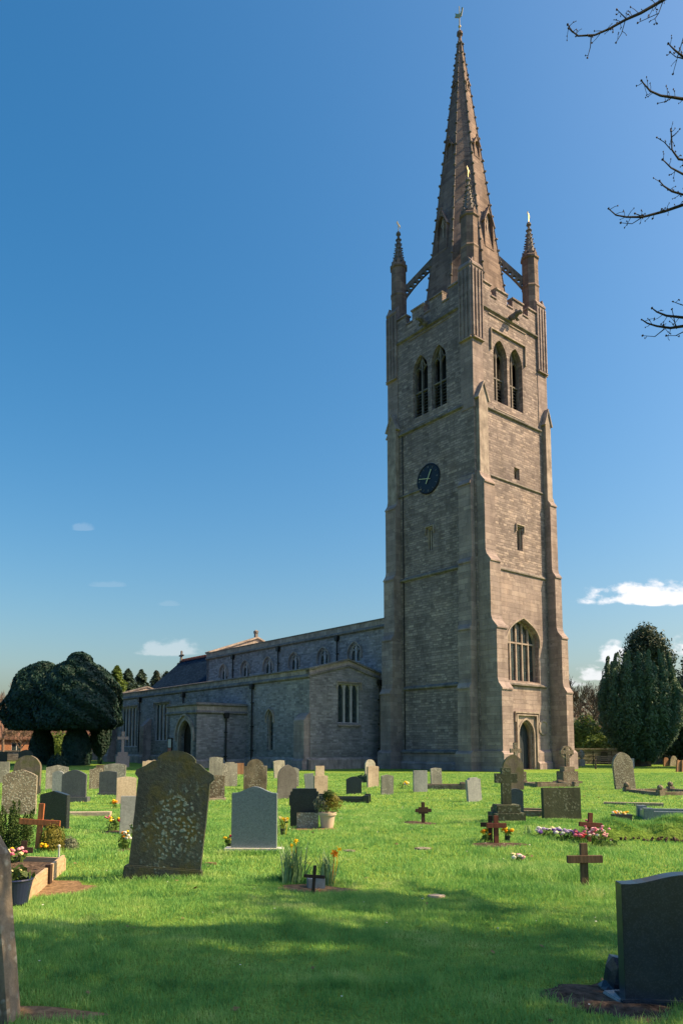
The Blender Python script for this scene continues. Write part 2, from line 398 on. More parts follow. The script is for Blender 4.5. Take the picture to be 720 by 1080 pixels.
def window(parent, fn, u0, u1, z0, zs, zt, lights, depth, name='window', transom=None, louvre=False, four=False, square=False, mat='tracery', mull=.13, hood=True, hw=.16):
    """a window: stone frame with mullions + tracery, glass (or louvres) as sub-parts"""
    W_ = _pe(name, parent) if parent is church else parent
    mb = MB(); d1 = -depth
    op = rect(u0, u1, z0, zt) if square else arch(u0, u1, z0, zs, zt, 9, four)
    inner = .07
    mb.strip(op[::-1], .16, fn, d1+.0, d1+.20, closed=True)
    lw = (u1-u0)/lights
    def zarch(u):
        if square: return zt
        c = (u0+u1)/2; best = zs
        ln = arcline(u0, u1, zs, zt, 20, four)
        for (a, za), (b, zb) in zip(ln, ln[1:]):
            if min(a, b) <= u <= max(a, b): q = (u-a)/((b-a) or 1); best = max(best, za+(zb-za)*q)
        return best
    for i in range(1, lights):
        u = u0+lw*i
        mb.box_fn = None
        mb.strip([(u, z0), (u, zarch(u)-.02)], mull, fn, d1+.01, d1+.17)
    if transom: mb.strip([(u0, transom), (u1, transom)], mull*.9, fn, d1+.012, d1+.165)
    # cusped heads to each light
    zh = zs-.02 if not square else zt-lw*.55
    for i in range(0 if four else lights):
        a, b = u0+lw*i+mull/2, u0+lw*(i+1)-mull/2
        zz = min(zh, zarch((a+b)/2)-lw*.75) if not square else zh
        ln = arcline(a, b, zz, zz+lw*.62, 6)
        mb.strip(ln, .06, fn, d1+.02, d1+.14)
    if lights >= 2 and not square:   # tracery: inner intersecting bars
        c = (u0+u1)/2
        if four: pass
        elif lights == 2:
            zz = zh
            mb.strip([(c, zz+.1), (c-lw*.38, zz+lw*.55), (c, zt-.12)], .07, fn, d1+.02, d1+.14)
            mb.strip([(c, zz+.1), (c+lw*.38, zz+lw*.55), (c, zt-.12)], .07, fn, d1+.02, d1+.14)
        else:
            for i in range(lights):
                a = u0+lw*(i+.5)
                mb.strip([(a, zh+lw*.45), (a, zarch(a)-.03)], .07, fn, d1+.02, d1+.14)
    o = mb.build('tracery', M[mat], W_)
    g = MB()
    if louvre:
        zl = transom or zs
        n = int((zl-z0)/.24)
        for i in range(lights):
            a, b = u0+lw*i+mull/2+.01, u0+lw*(i+1)-mull/2-.01
            for k in range(n):
                z = z0+.08+k*(zl-z0-.05)/n
                P = [fn(a, z, d1+.10), fn(b, z, d1+.10), fn(b, z+.16, d1-.12), fn(a, z+.16, d1-.12)]
                Q = [fn(a, z-.035, d1+.10), fn(b, z-.035, d1+.10), fn(b, z+.125, d1-.12), fn(a, z+.125, d1-.12)]
                g.raw(P+Q, [(0, 1, 2, 3), (7, 6, 5, 4), (0, 4, 5, 1), (1, 5, 6, 2), (2, 6, 7, 3), (3, 7, 4, 0)])
        g.build('louvre', M['louvre'], W_)
        g = MB(); g.prism(rect(u0-.55, u1+.55, z0-.3, zt+.4), fn, d1-.34, d1-.29); g.build('dark_backing', M['dark'], W_)  # solid near-black sheet stands in for the dark bell chamber, closes light gaps
    else:
        g.prism(op, fn, d1+.02, d1+.05); g.build('glass', M['glass'], W_)
    if hood and not square:
        h = MB(); ln = arcline(u0-.13, u1+.13, zs, zt+.16, 9, four)
        ln = [(ln[0][0], zs-.35)]+ln+[(ln[-1][0], zs-.35)]
        h.strip(ln, .10, fn, .0, .13)
        h.build('hood_mould', M['dress'], W_)
    elif hood:
        h = MB(); ln = [(u0-.14, zt-.35), (u0-.14, zt+.15), (u1+.14, zt+.15), (u1+.14, zt-.35)]
        h.strip(ln, .10, fn, .0, .12); h.build('hood_mould', M['dress'], W_)
    return W_

def string(mb, fn, u0, u1, z, p=.13, h=.16):
    mb.raw([fn(u, zz, w) for u in (u0, u1) for zz, w in ((z-h, 0), (z-h*.55, p), (z-h*.1, p), (z+h*.6, 0))],
           [(0, 1, 2, 3), (7, 6, 5, 4), (0, 4, 5, 1), (1, 5, 6, 2), (2, 6, 7, 3), (3, 7, 4, 0)])

tower = _pe('tower', church)
# openings per face
BELF = {'N': [(4.22, 5.72), (2.42, 3.85)], 'W': [(2.22, 3.75), (4.02, 5.50)], 'S': [(2.3, 3.8), (4.3, 5.8)], 'E': [(2.3, 3.8), (4.3, 5.8)]}
bz0, bzs, bzt = 25.65, 29.05, 30.32
core = MB()
for nm, fn in FR:
    holes = [arch(a, b, bz0, bzs, bzt, 8) for a, b in BELF[nm]]
    zlow = 0
    lower = []
    if nm == 'W':
        lower = [arch(3.05, 6.45, 6.05, 8.9, 10.35, 10, True), rect(4.38, 5.0, 15.3, 17.0), rect(4.25, 4.85, 20.45, 21.3),
                 arch(4.0, 5.55, .02, 2.35, 3.35, 8)]
    if nm == 'N': lower = [rect(3.93, 4.43, 15.4, 17.0)]
    core.holed(rect(0, S, -.3, 24.9), lower, fn, 0, -.75, 0)
    core.holed(rect(0, S, 24.9, 32.35), holes, fn, -.001, -.62, 0)
core.face([(0, 0, 32.3), (S, 0, 32.3), (S, S, 32.3), (0, S, 32.3)])
# south and north inner darkness floor
core.box(.9, S-.9, .9, S-.9, 24.0, 24.2)
core.build('wall', M['rubble'], tower)
lowash = MB()   # smoother ashlar facing of the lowest two stages, a little proud
f = fW(0); lowash.holed([(1.15, 1.3), (3.62, 1.3), (3.62, 3.66), (5.95, 3.66), (5.95, 1.3), (7.45, 1.3), (7.45, 13.62), (1.15, 13.62)], [arch(2.99, 6.51, 5.99, 8.9, 10.42, 10, True)], f, .045, 0, 0, True)
lowash.build('ashlar_facing', M['ashlar'], tower)
pl = MB()
for nm, fn in FR:
    segs = [(1.2, S-1.2)] if nm != 'W' else [(1.2, 3.72), (5.84, S-1.0)]
    for a, b in segs:
        pl.prism([(0, -.2), (.22, -.2), (.22, 1.15), (.16, 1.25), (0, 1.35)], lambda p, z, u, fn=fn: fn(u, z, p), a, b)
        pl.prism([(0.2, -.2), (.34, -.2), (.34, .42), (.2, .55)], lambda p, z, u, fn=fn: fn(u, z, p), a, b)
pl.build('plinth', M['ashlar'], tower)
# string courses
for nm, fn in FR:
    mb = MB()
    extra = {'W': [(.9, S-.9, 20.1, .1, .14), (1.2, S-1.2, 5.85, .24, .2)], 'N': [(4.9, S-.9, 20.1, .1, .14), (1.3, 6.9, 5.75, .17, .2)]}.get(nm, [(.9, S-.9, 20.1, .1, .14)])
    for e in extra+[(.9, S-.9, z, .15, .2) for z in (13.72, 24.9, 32.25)]:
        mb = MB(); string(mb, fn, *e); mb.build('string_course', M['oldcap'], tower)
# sloping belfry sills
for nm, fn in FR:
    mb = MB()
    a = min(x[0] for x in BELF[nm])-.05; b = max(x[1] for x in BELF[nm])+.05
    mb.prism([(-.62, bz0+.02), (-.62, bz0-.3), (.05, 24.95), (.10, 25.0), (.05, 25.08)], lambda p, z, u, fn=fn: fn(u, z, p), a, b)
    mb.build('sill', M['dress'], tower)

def stepped(p_steps, top_z, top_p=.0, wz=.55):
    """profile (p,z) of a buttress: list of (z_top_of_stage, projection)"""
    prof = [(-.3, -.3)]; z = -.3
    pr = [(p_steps[0][1], -.3)]
    for i, (zt, p) in enumerate(p_steps):
        pr.append((p, zt))
        nxt = p_steps[i+1][1] if i+1 < len(p_steps) else top_p
        pr.append((p+.07, zt+.0)); pr.append((p+.07, zt+.09))
        q = p-nxt
        pr.append((nxt+.25*q, zt+.55*wz+q*.6)); pr.append((nxt, zt+wz+q*.8))
    prof += pr; prof.append((-.3, pr[-1][1]))
    return prof
def buttress(fn, u0, u1, steps, top_p=.0, name='buttress', mat='ashlar'):
    mb = MB(); mb.prism(stepped(steps, 0, top_p), lambda p, z, u: fn(u, z, p), u0, u1)
    mb.prism([(0, -.25), (steps[0][1]+.17, -.25), (steps[0][1]+.17, 1.12), (steps[0][1], 1.3), (0, 1.3)], lambda p, z, u: fn(u, z, p), u0-.13, u1+.13)
    return mb.build(name, M[mat], tower)
BN = [(5.2, 1.72), (9.2, 1.42), (13.7, 1.0), (19.1, .66)]     # wide western pair at the NW angle
BS = [(5.3, 1.35), (9.2, 1.1), (13.7, .72), (19.1, .5)]
BQ = [(5.3, .75), (9.2, .6), (13.7, .46), (19.1, .34)]
BM = [(5.3, 1.15), (9.2, .95), (13.7, .72), (19.1, .5)]
def gable_top(fn, u0, u1, p, z0, z1):
    """the last stage: a shaft with a little saddleback gablet"""
    mb = MB(); c = (u0+u1)/2
    mb.prism([(u0, 19.0), (u1, 19.0), (u1, z0), (c, z1), (u0, z0)], lambda u, z, w: fn(u, z, w), -.2, p)
    mb.strip([(u0-.12, z0-.12), (c, z1+.06), (u1+.12, z0-.12)], .12, fn, -.05, p+.09)
    mb.build('gablet', M['dress'], tower)
for nm, fn in FR:
    st = {'N': BQ, 'W': BN, 'S': BM, 'E': BM}[nm]
    buttress(fn, .12, 1.22, st, .2 if nm == 'N' else .28)
    st2 = {'N': BM, 'W': BS, 'S': BM, 'E': BM}[nm]
    w0 = (7.72, 8.5) if nm == 'W' else (S-1.22, S-.12)
    buttress(fn, w0[0], w0[1], st2, .28)
    if nm != 'N': gable_top(fn, .2, 1.12, .30, 25.2, 26.3)
    gable_top(fn, *( (7.7, 8.32) if nm == 'W' else (S-1.12, S-.2)), .34, 25.4, 26.5)
# clasping pilasters of the belfry stage with sunk panels
def pilaster(fn, u0, u1):
    mb = MB()
    mb.prism([(-.2, 24.5), (.04, 24.5), (.04, 29.4), (.09, 29.5), (.09, 34.75), (.15, 34.8), (.15, 34.95), (-.2, 35.45)], lambda p, z, u: fn(u, z, p), u0, u1)
    w = u1-u0
    for k in (0, .33, .67, 1.0):
        u = u0+.06+(w-.12)*k
        mb.prism([(.08, 29.55), (.17, 29.62), (.17, 34.6), (.08, 34.72)], lambda p, z, u_: fn(u_, z, p), u-.055, u+.055)
    mb.strip([(u0, 29.48), (u1, 29.48)], .10, fn, .02, .23)
    mb.build('pilaster', M['ashlar'], tower)
for nm, fn in FR:
    pilaster(fn, -.041, 1.06); pilaster(fn, S-1.06, S+.041)
# battlements
par = MB()
for nm, fn in FR:
    a, b = 1.05, S-1.05
    n = 3; notch = .62; w = (b-a-n*notch)/(n+1)
    prof = [(a, 32.2)]
    prof += [(b, 32.2), (b, 34.05)]
    u = b-w*.9
    wm = (b-a-2*w*.9-n*notch)/(n-1)
    for k in range(n):
        prof += [(u, 34.05), (u, 33.3), (u-notch, 33.3), (u-notch, 34.05)]
        u -= notch+(wm if k < n-1 else w*.9)
    prof.append((a, 34.05))
    prof = [prof[0]]+prof[1:]
    par.prism(prof, fn, -.38, .03)
    u = b
    edges = [b, b-w*.9]; uu = b-w*.9
    for k in range(n):
        par.box_ = None
        s0 = uu; s1 = uu-notch
        par.prism([(s1-.02, 33.26), (s0+.02, 33.26), (s0+.02, 33.36), (s1-.02, 33.36)], fn, -.42, .10)
        nxt = s1-(wm if k < n-1 else w*.9)
        par.prism([(nxt if k < n-1 else a, 34.04), (s1+.06, 34.04), (s1+.06, 34.16), (nxt-.06 if k < n-1 else a, 34.16)], fn, -.44, .12)
        uu = nxt
    par.prism([(b-w*.9-.06, 34.04), (b, 34.04), (b, 34.16), (b-w*.9-.06, 34.16)], fn, -.44, .12)
par.build('battlement', M['rubble'], tower)
# gargoyles
for (nm, fn), u in zip(FR, (4.25, 4.2, 4.2, 4.2)):
    g = MB()
    g.tube([fn(u, 32.45, -.1), fn(u, 32.42, .35), fn(u, 32.55, .7), fn(u, 32.5, 1.0)], [.2, .24, .2, .13], 7)
    g.blob(fn(u, 32.5, .95), .2, jit=.2); g.blob(fn(u-.2, 32.2, .45), .15, jit=.25); g.blob(fn(u+.22, 32.25, .5), .15, jit=.25); g.blob(fn(u, 32.75, .6), .13, jit=.3)
    g.build('gargoyle', M['oldcap'], tower)
# windows
for nm, fn in FR:
    for a, b in BELF[nm]:
        window(church, fn, a, b, bz0, bzs, bzt, 2, .55 if nm == 'W' else .36, 'belfry_window', transom=27.6, louvre=True, hood=False, mull=.11, mat='oldcap')
    if nm in 'WN':
        a = min(x[0] for x in BELF[nm])-.3; b = max(x[1] for x in BELF[nm])+.3
        h = MB()
        if nm == 'W': h.strip([(a, 29.3), (a, 30.85), (b, 30.85), (b, 29.3)], .11, fn, 0, .14)
        h.strip([(a-.2, 31.9), (b+.2, 31.9)], .07, fn, 0, .06)
        h.build('label_mould', M['dress'], tower)
window(church, fW(0), 3.05, 6.45, 6.05, 8.9, 10.35, 5, .5, 'west_window', transom=8.75, four=True, mull=.12)
sl = MB(); sl.prism([(-.5, 6.1), (-.5, 5.8), (.12, 5.86), (.07, 5.94)], lambda p, z, u: fW(0)(u, z, p), 3.0, 6.5); sl.build('sill', M['dress'], tower)
window(church, fW(0), 4.38, 5.0, 15.3, 16.5, 17.0, 1, .35, 'loop_window', square=True)
window(church, fW(0), 4.25, 4.85, 20.45, 21, 21.3, 1, .35, 'loop_window', square=True, hood=False)
window(church, fN(0), 3.93, 4.43, 15.4, 16.6, 17.0, 2, .25, 'loop_window', square=True, mull=.08, hood=True)
# west door
dr = _pe('west_door', church)
d = MB(); d.prism(arch(4.0, 5.55, 0.0, 2.35, 3.35, 8), fW(0), -.5, -.42)
for k in range(1, 7): d.strip([(4.0+k*.221, .05), (4.0+k*.221, 3.0 if 2 < k < 5 else 2.5)], .025, fW(0), -.42, -.40)
d.build('door_leaf', M['bluedoor'], dr)
d = MB()
for off, w0, w1 in ((0.06, -.45, -.25), (.0, -.25, -.08), (.12, -.05, .12)):
    l = arch(4.0-off, 5.55+off, .02, 2.35, 3.35+off, 8); l = l[1:]+l[:1]
    d.strip(l, .12, fW(0), w0, w1)
d.strip([(3.68, .02), (3.68, 3.72), (5.88, 3.72), (5.88, .02)], .16, fW(0), 0, .22)
d.holed(rect(3.7, 5.86, .02, 3.68), [arch(3.95, 5.6, .03, 2.35, 3.42, 8)], fW(0), .05, -.05, 0, True)
d.strip([(3.5, 3.25), (3.5, 3.9), (6.1, 3.9), (6.1, 3.25)], .11, fW(0), 0, .2)
d.build('door_surround', M['dress'], dr)
# faint carved disc on the west wall beside the door
cd = MB(); cd.lathe([(.0, 0), (.55, 0), (.55, .06), (.42, .08), (.4, .03), (.0, .03)], seg=20)
cd.build('carved_disc', M['dress'], tower, M=Matrix.Translation((6.75, -.045, 2.9)) @ Matrix.Rotation(R(90), 4, 'X'))
# lightning conductor down the north face
m = MB(); m.tube([(-.06, 6.85, 24.7), (-.06, 6.85, .0)], .035, 6); m.build('lightning_conductor', M['pipe'], tower)
# clock
ck = _pe('clock', church)
c = MB(); c.lathe([(0, 0), (1.12, 0), (1.12, .07), (1.04, .10), (1.0, .06), (0, .06)], seg=40)
MC = Matrix.Translation((0, 4.25, 20.65)) @ Matrix.Rotation(R(-90), 4, 'Y')
c.build('clock_face', M['clock'], ck, M=MC)
c = MB(); fn = lambda a, b, w: (-.07-w, 4.25-a, 20.65+b)   # a to the right as seen from the north side
for k in range(12):
    a = math.pi*k/6; s0, s1 = math.sin(a), math.cos(a)
    c.strip([(s0*.80, s1*.80), (s0*.95, s1*.95)], .06 if k % 3 else .1, fn, 0, .01)
c.build('hour_mark', plain('tarnished gilding', (.10, .11, .13), .2), ck)
c = MB()
c.strip([(.22, -.05), (-.88, .20)], .05, fn, .02, .04); c.build('clock_hand', M['gold'], ck)
c = MB()
c.strip([(-.18, -.34), (.34, .60)], .08, fn, .045, .06); c.build('clock_hand', M['gold'], ck)

# pinnacles
def rev_ring(r, z, c): return [(c[0]+r*math.cos(R(22.5+45*k)), c[1]+r*math.sin(R(22.5+45*k)), z) for k in range(8)]
def pinnacle(cx, cy):
    P = _pe('pinnacle', church); m = MB()
    rr = .59/math.cos(R(22.5))
    m.lathe([(rr, 33.5), (rr, 36.4), (rr*1.08, 36.5), (rr*.98, 36.65), (rr*.96, 38.7), (rr*1.12, 38.8), (rr*1.12, 38.95), (rr*.8, 39.15)], (cx, cy, 0), 8, 0, R(22.5))
    for k in range(8):       # little gablets round the top
        a = R(45*k); q = Vector((math.cos(a), math.sin(a), 0)); s = Vector((-q.y, q.x, 0)); c = Vector((cx, cy, 0))+q*.555
        m.raw([c-s*.24+Vector((0, 0, 38.95)), c+s*.24+Vector((0, 0, 38.95)), c+Vector((0, 0, 39.5)), c-q*.5-s*.1+Vector((0, 0, 38.95)), c-q*.5+s*.1+Vector((0, 0, 38.95)), c-q*.4+Vector((0, 0, 39.4))],
              [(0, 1, 2), (3, 5, 4), (0, 2, 5, 3), (1, 4, 5, 2), (0, 3, 4, 1)])
    m.build('shaft', M['spire'], P)
    m = MB(); m.lathe([(.50, 38.95), (.29, 40.2), (.10, 41.55), (.10, 41.65), (.2, 41.75), (.16, 41.9), (.04, 42.05)], (cx, cy, 0), 8, 0, R(22.5))
    for j in range(8):
        a = R(22.5+45*j)
        for k in range(6):
            z = 39.3+k*.40; r = .50-(z-38.95)*(.40/2.6)+.04
            m.blob((cx+r*math.cos(a), cy+r*math.sin(a), z), .07, jit=.25, sz=(1, 1, .8))
    m.build('spirelet', M['oldcap'], P)
    v = _pe('weather_vane', P) if False else None
    m = MB(); m.tube([(cx, cy, 42.0), (cx, cy, 42.75)], .03, 5)
    a = R(20); dx, dy = math.cos(a), math.sin(a)
    m.prism([(-.38, -.02), (-.15, -.1), (.25, -.08), (.42, -.15), (.38, .18), (.18, .10), (-.12, .12), (-.2, .28), (-.3, .1)], lambda p, z, w: (cx+p*dx*.8-w*dy, cy+p*dy*.8+w*dx, 42.62+z*.8), -.02, .02)
    m.build('weather_vane', M['gold'], P)
for cx, cy in ((.62, .62), (S-.72, .62), (.62, S-.62), (S-.72, S-.62)): pinnacle(cx, cy)

# spire
spire = _pe('spire', church); SC = S/2-.02
SZ0, SZ1 = 32.4, 58.2
def srad(z):  # apothem
    return .13+(SZ1-z)/(SZ1-SZ0)*(3.28-.13)
m = MB(); prof = []
for k in range(13):
    z = SZ0+(SZ1-SZ0)*k/12; prof.append((srad(z)/math.cos(R(22.5)), z))
m.lathe(prof+[(.13, 58.5), (.26, 58.65), (.24, 58.85), (.12, 58.95)], (SC, SC, 0), 8, 0, R(22.5))
m.build('cone', M['spire'], spire)
m = MB()
for j in range(8):
    a = R(22.5+45*j); z = 34.2; k = 0
    ed = []
    while z < 58:
        r = srad(z)/math.cos(R(22.5)); s = .115 if z < 50 else .095
        m.blob((SC+(r+s*.55)*math.cos(a), SC+(r+s*.55)*math.sin(a), z), s, jit=.28, sz=(1, 1, .85))
        ed.append((SC+r*math.cos(a), SC+r*math.sin(a), z)); z += .98
    r = srad(33.3)/math.cos(R(22.5)); r2 = srad(58)/math.cos(R(22.5))
    m.tube([(SC+r*math.cos(a), SC+r*math.sin(a), 33.3), (SC+r2*math.cos(a), SC+r2*math.sin(a), 58)], [.06, .04], 5)
m.build('crockets', M['oldcap'], spire)
def lucarne(ang, z0, w, h, depth, lights):
    """gabled spire light standing on one face"""
    L = _pe('lucarne', church)
    a = R(ang); q = Vector((math.cos(a), math.sin(a), 0)); s = Vector((-q.y, q.x, 0)); C0 = Vector((SC, SC, 0))
    rf = srad(z0)+.03
    fn = lambda u, z, wv: tuple(C0+q*(rf+wv)+s*u+Vector((0, 0, z)))
    m = MB(); zt = z0+h; zs = z0+h*.66
    body = [(-w/2-.10, z0), (w/2+.10, z0), (w/2+.10, zs+.15), (0, zt+.3*w+.08), (-w/2-.10, zs+.15)]
    op = arch(-w/2, w/2, z0+.12, zs, zt-.1, 6)
    m.holed(body, [op], fn, 0, -.4, 0)
    back = -(srad(z0)-srad(zt+.5))-.5
    n = len(body)
    for i in range(1, n):
        p, r = body[i], body[(i+1) % n]
        m.face([fn(*p, 0), fn(*r, 0), fn(*r, back), fn(*p, back)])
    m.strip([(-w/2-.15, zs+.05), (0, zt+.3*w+.15), (w/2+.15, zs+.05)], .09, fn, -.3, .06)
    m.blob(fn(0, zt+.3*w+.25, 0), .1, jit=.3)
    m.build('gabled_frame', M['spire'], L)
    m = MB()
    if lights == 2: m.strip([(0, z0+.12), (0, zt-.2)], .11, fn, -.3, -.18)
    if lights == 2:
        for sgn in (-1, 1): m.strip([(0, zs-.1), (sgn*w*.22, zs+.25), (0, zt-.15)], .06, fn, -.3, -.2)
    if lights == 2: m.strip([(-w/2, z0+h*.4), (w/2, z0+h*.4)], .08, fn, -.3, -.2)
    if lights == 2: m.build('mullion', M['tracery'], L)
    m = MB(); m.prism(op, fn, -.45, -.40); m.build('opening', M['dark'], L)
for ang in (180, 270, 0, 90):
    lucarne(ang, 38.8, .86, 3.0, .4, 2)
    lucarne(ang, 46.9, .46, 1.5, .3, 1)
    lucarne(ang, 53.2, .2, .6, .2, 1)
# weathercock
m = MB(); m.tube([(SC, SC, 58.8), (SC, SC, 61.2)], [.05, .03], 6); m.blob((SC, SC, 59.4), .12)
m.prism([(-.5, .0), (-.55, .25), (-.35, .12), (-.1, .05), (.1, .02), (.3, .3), (.28, .55), (.4, .62), (.5, .5), (.42, .2), (.3, -.25), (0, -.4), (-.3, -.3), (-.6, -.2)], lambda p, z, w: (SC+p*.3-w*.86, SC-p*.55-w*.5, 60.5+z*.85), -.03, .03)
m.build('weathercock', M['gold'], spire)
# pierced flying buttresses between pinnacles and spire
for ax, ay in ((-1, -1), (1, -1), (-1, 1), (1, 1)):
    qx, qy = ax/math.sqrt(2), ay/math.sqrt(2)
    r0 = 2.6; r1 = 4.95
    pts_top = [(r1-.2, 37.0), (r0-.3, 39.55)]
    low = []
    for k in range(7):
        t_ = k/6; r = r0-.3+(r1-.2-r0+.3)*t_
        low.append((r, 38.75-2.75*t_+.22*math.sin(math.pi*t_)))
    outer = [(r1-.2, 37.15), (r0-.3, 39.75)]+low
    holes = []
    for k in range(6):
        t_ = (k+.55)/6.2; r = r0+.05+(r1-r0-.35)*t_; z = 39.33-(r-(r0-.3))*(39.55-37.0)/(r1-.2-r0+.3)-.12
        holes.append([(r+.135*math.cos(R(60*j)), z-.14+.15*math.sin(R(60*j))) for j in range(6)])
    m = MB(); m.holed(outer, holes, lambda r, z, w, qx=qx, qy=qy: (SC+qx*r-qy*w, SC+qy*r+qx*w, z), .13, -.13, 0, True)
    m.build('flying_buttress', M['oldcap'], church)

# ---------------------------------------------------------------- north aisle
AX, AY, AE = -6.70, 9.43, 43.6
aisle = _pe('north_aisle', church)
fa = fN(AX); fw = fW(AY)
m = MB()
PYW, PYE, PXN = 17.45, 22.2, -11.0
NW1, NW2 = (30.65, 33.75, 2.1, 5.55), (37.6, 41.5, 1.55, 5.5)
holes = [arch(13.85, 14.62, 1.3, 3.7, 4.2, 6), rect(*NW1[:2], *NW1[2:]), rect(*NW2[:2], *NW2[2:])]
m.holed(rect(AY, AE, -.3, 6.5), holes, fa, 0, -.45)
gab = [(AX, -.3), (0.0, -.3), (0.0, 6.55), (-3.2, 7.4), (AX, 6.5)]
m.holed(gab, [rect(-4.15, -2.15, 3.25, 6.05)], fw, 0, -.5)
m.prism(gab, fE(AE), -.5, 0)
m.build('wall', M['aisle'], aisle)
# parapet with coping
m = MB()
m.prism(rect(AY, AE, 6.5, 6.92), fa, -.35, .0)
m.prism([(AX, 6.5), (-3.2, 7.4), (0, 6.55), (0, 6.95), (-3.2, 7.80), (AX, 6.92)], fw, -.35, .004)
m.prism([(AX, 6.5), (-3.2, 7.4), (0, 6.55), (0, 6.95), (-3.2, 7.95), (AX, 6.92)], fE(AE), -.35, .004)
m.build('parapet', M['dress'], aisle)
m = MB()
m.prism([(-.42, 6.92), (.10, 6.92), (.10, 7.0), (-.16, 7.06), (-.42, 7.0)], lambda p, z, u: fa(u, z, p), AY-.1, AE+.1)
string(m, fa, AY-.1, AE, 6.48, .14, .2)
for A, B in (((AX-.1, 6.93), (-3.2, 7.86)), ((-3.2, 7.86), (.0, 6.99))):
    m.strip([A, B], .13, fw, -.4, .11)
for A, B in (((AX-.1, 6.5), (-3.2, 7.40)), ((-3.2, 7.40), (.0, 6.56))):
    m.strip([A, B], .12, fw, -.02, .12)
for A, B in (((AX-.1, 6.93), (-3.2, 7.99)), ((-3.2, 7.99), (.0, 6.99))):
    m.strip([A, B], .14, fE(AE), -.45, .1)
m.build('coping', M['oldcap'], aisle)
m = MB()
m.raw([(AX+.3, AY+.3, 6.6), (AX+.3, AE-.3, 6.6), (-3.2, AY+.3, 7.3), (-3.2, AE-.3, 7.3), (0, AY+.3, 6.65), (0, AE-.3, 6.65)], [(0, 1, 3, 2), (2, 3, 5, 4)])
m.build('roof', M['lead'], aisle)
m = MB()
m.prism([(0, -.2), (.16, -.2), (.16, .65), (0, .8)], lambda p, z, u: fa(u, z, p), AY-.16, PYW)
m.prism([(0, -.2), (.16, -.2), (.16, .65), (0, .8)], lambda p, z, u: fa(u, z, p), PYE, AE)
m.prism([(0, -.2), (.16, -.2), (.16, .65), (0, .8)], lambda p, z, u: fw(u, z, p), AX-.16, 0)
m.build('plinth', M['dress'], aisle)
window(church, fa, 13.85, 14.62, 1.3, 3.7, 4.2, 1, .35, 'lancet_window', mat='tracery')
window(church, fa, NW1[0], NW1[1], NW1[2], 4.9, NW1[3], 4, .3, 'aisle_window', square=True, mat='pale_tracery', mull=.13)
window(church, fa, NW2[0], NW2[1], NW2[2], 4.9, NW2[3], 5, .3, 'aisle_window', square=True, mat='pale_tracery', mull=.13)
window(church, fw, -4.15, -2.15, 3.25, 5.4, 6.05, 3, .3, 'aisle_window', square=True, mat='pale_tracery', mull=.16)
m = MB(); m.prism([(-.3, 3.3), (-.3, 3.05), (.12, 3.02), (.12, 3.12)], lambda p, z, u: fw(u, z, p), -4.2, -2.1); m.build('sill', M['dress'], aisle)
for u0, u1, zt, p in ((AY-.0, AY+1.2, 3.9, .45), (34.4, 35.2, 4.3, .8), (AE-.9, AE-.05, 4.3, .8)):
    m = MB(); m.prism([(-.1, -.2), (p+.14, -.2), (p+.14, .6), (p, .75), (p, zt-.9*p-.1), (p*.55, zt-.55*p), (-.1, zt+.1)], lambda q, z, u: fa(u, z, q), u0, u1); m.build('buttress', M['ashlar'], aisle)
def drainpipe(fn, u, ztop, parent, zb=0):
    m = MB()
    m.tube([fn(u, ztop-.3, .14), fn(u, zb, .14)], .06, 8)
    m.prism([(u-.12, ztop-.42), (u+.12, ztop-.42), (u+.19, ztop-.18), (u+.19, ztop), (u-.19, ztop), (u-.19, ztop-.18)], fn, .02, .3)
    z = ztop-1.5
    while z > zb+.5: m.prism(rect(u-.10, u+.10, z, z+.08), fn, 0, .21); z -= 1.8
    m.build('drainpipe', M['pipe'], parent)
drainpipe(fw, -.25, 6.5, aisle); drainpipe(fa, 16.55, 6.35, aisle); drainpipe(fa, 27.8, 6.3, aisle, 5.0); drainpipe(fa, 36.9, 6.3, aisle, 1)
# floodlight tray like ledge on tower north foot
m = MB(); string(m, fN(0), 1.4, 7.1, 1.25, .36, .2); m.build('ledge', M['oldcap'], tower)

# ---------------------------------------------------------------- porch
porch = _pe('porch', church); fp = fN(PXN); fpw = fW(PYW)
m = MB(); DO = (18.1, 20.35, .02, 2.3, 3.65)
m.holed(rect(PYW, PYE, -.3, 4.15), [arch(*DO, 8)], fp, 0, -.5)
m.prism(rect(PXN, AX, -.3, 4.15), fpw, -.4, 0); m.prism(rect(PXN, AX, -.3, 4.15), fE(PYE), -.4, 0)
m.build('wall', M['aisle'], porch)
m = MB()
m.prism(rect(PYW, PYE, 4.15, 4.72), fp, -.35, .003)
m.prism(rect(PXN, AX, 4.15, 4.72), fpw, -.35, .003); m.prism(rect(PXN, AX, 4.15, 4.72), fE(PYE), -.35, .003)
m.build('parapet', M['dress'], porch)
m = MB()
for z in (4.15, 4.75):
    string(m, fp, PYW-.12, PYE+.12, z, .14, .16); string(m, fpw, PXN-.12, AX, z, .14, .16)
m.prism(rect(PYW-.1, PYE+.1, 4.72, 4.82), fp, -.4, .09); m.prism(rect(PXN-.1, AX, 4.72, 4.823), fpw, -.4, .09); m.prism(rect(PXN-.1, AX, 4.72, 4.823), fE(PYE), -.4, .09)
m.build('coping', M['oldcap'], porch)
m = MB(); m.box(PXN+.3, AX, PYW+.3, PYE-.3, 4.3, 4.4); m.build('roof', M['lead'], porch)
m = MB()
l = arch(*DO, 8); l = l[1:]+l[:1]
m.strip(l, .16, fp, -.2, .05)
hl = arcline(DO[0]-.3, DO[1]+.3, DO[3], DO[4]+.33, 8); m.strip([(hl[0][0], 2.0)]+hl+[(hl[-1][0], 2.0)], .13, fp, 0, .16)
m.build('door_arch', M['dress'], porch)
dl = MB(); dl.prism(arch(*DO, 8), fp, -.62, -.54)
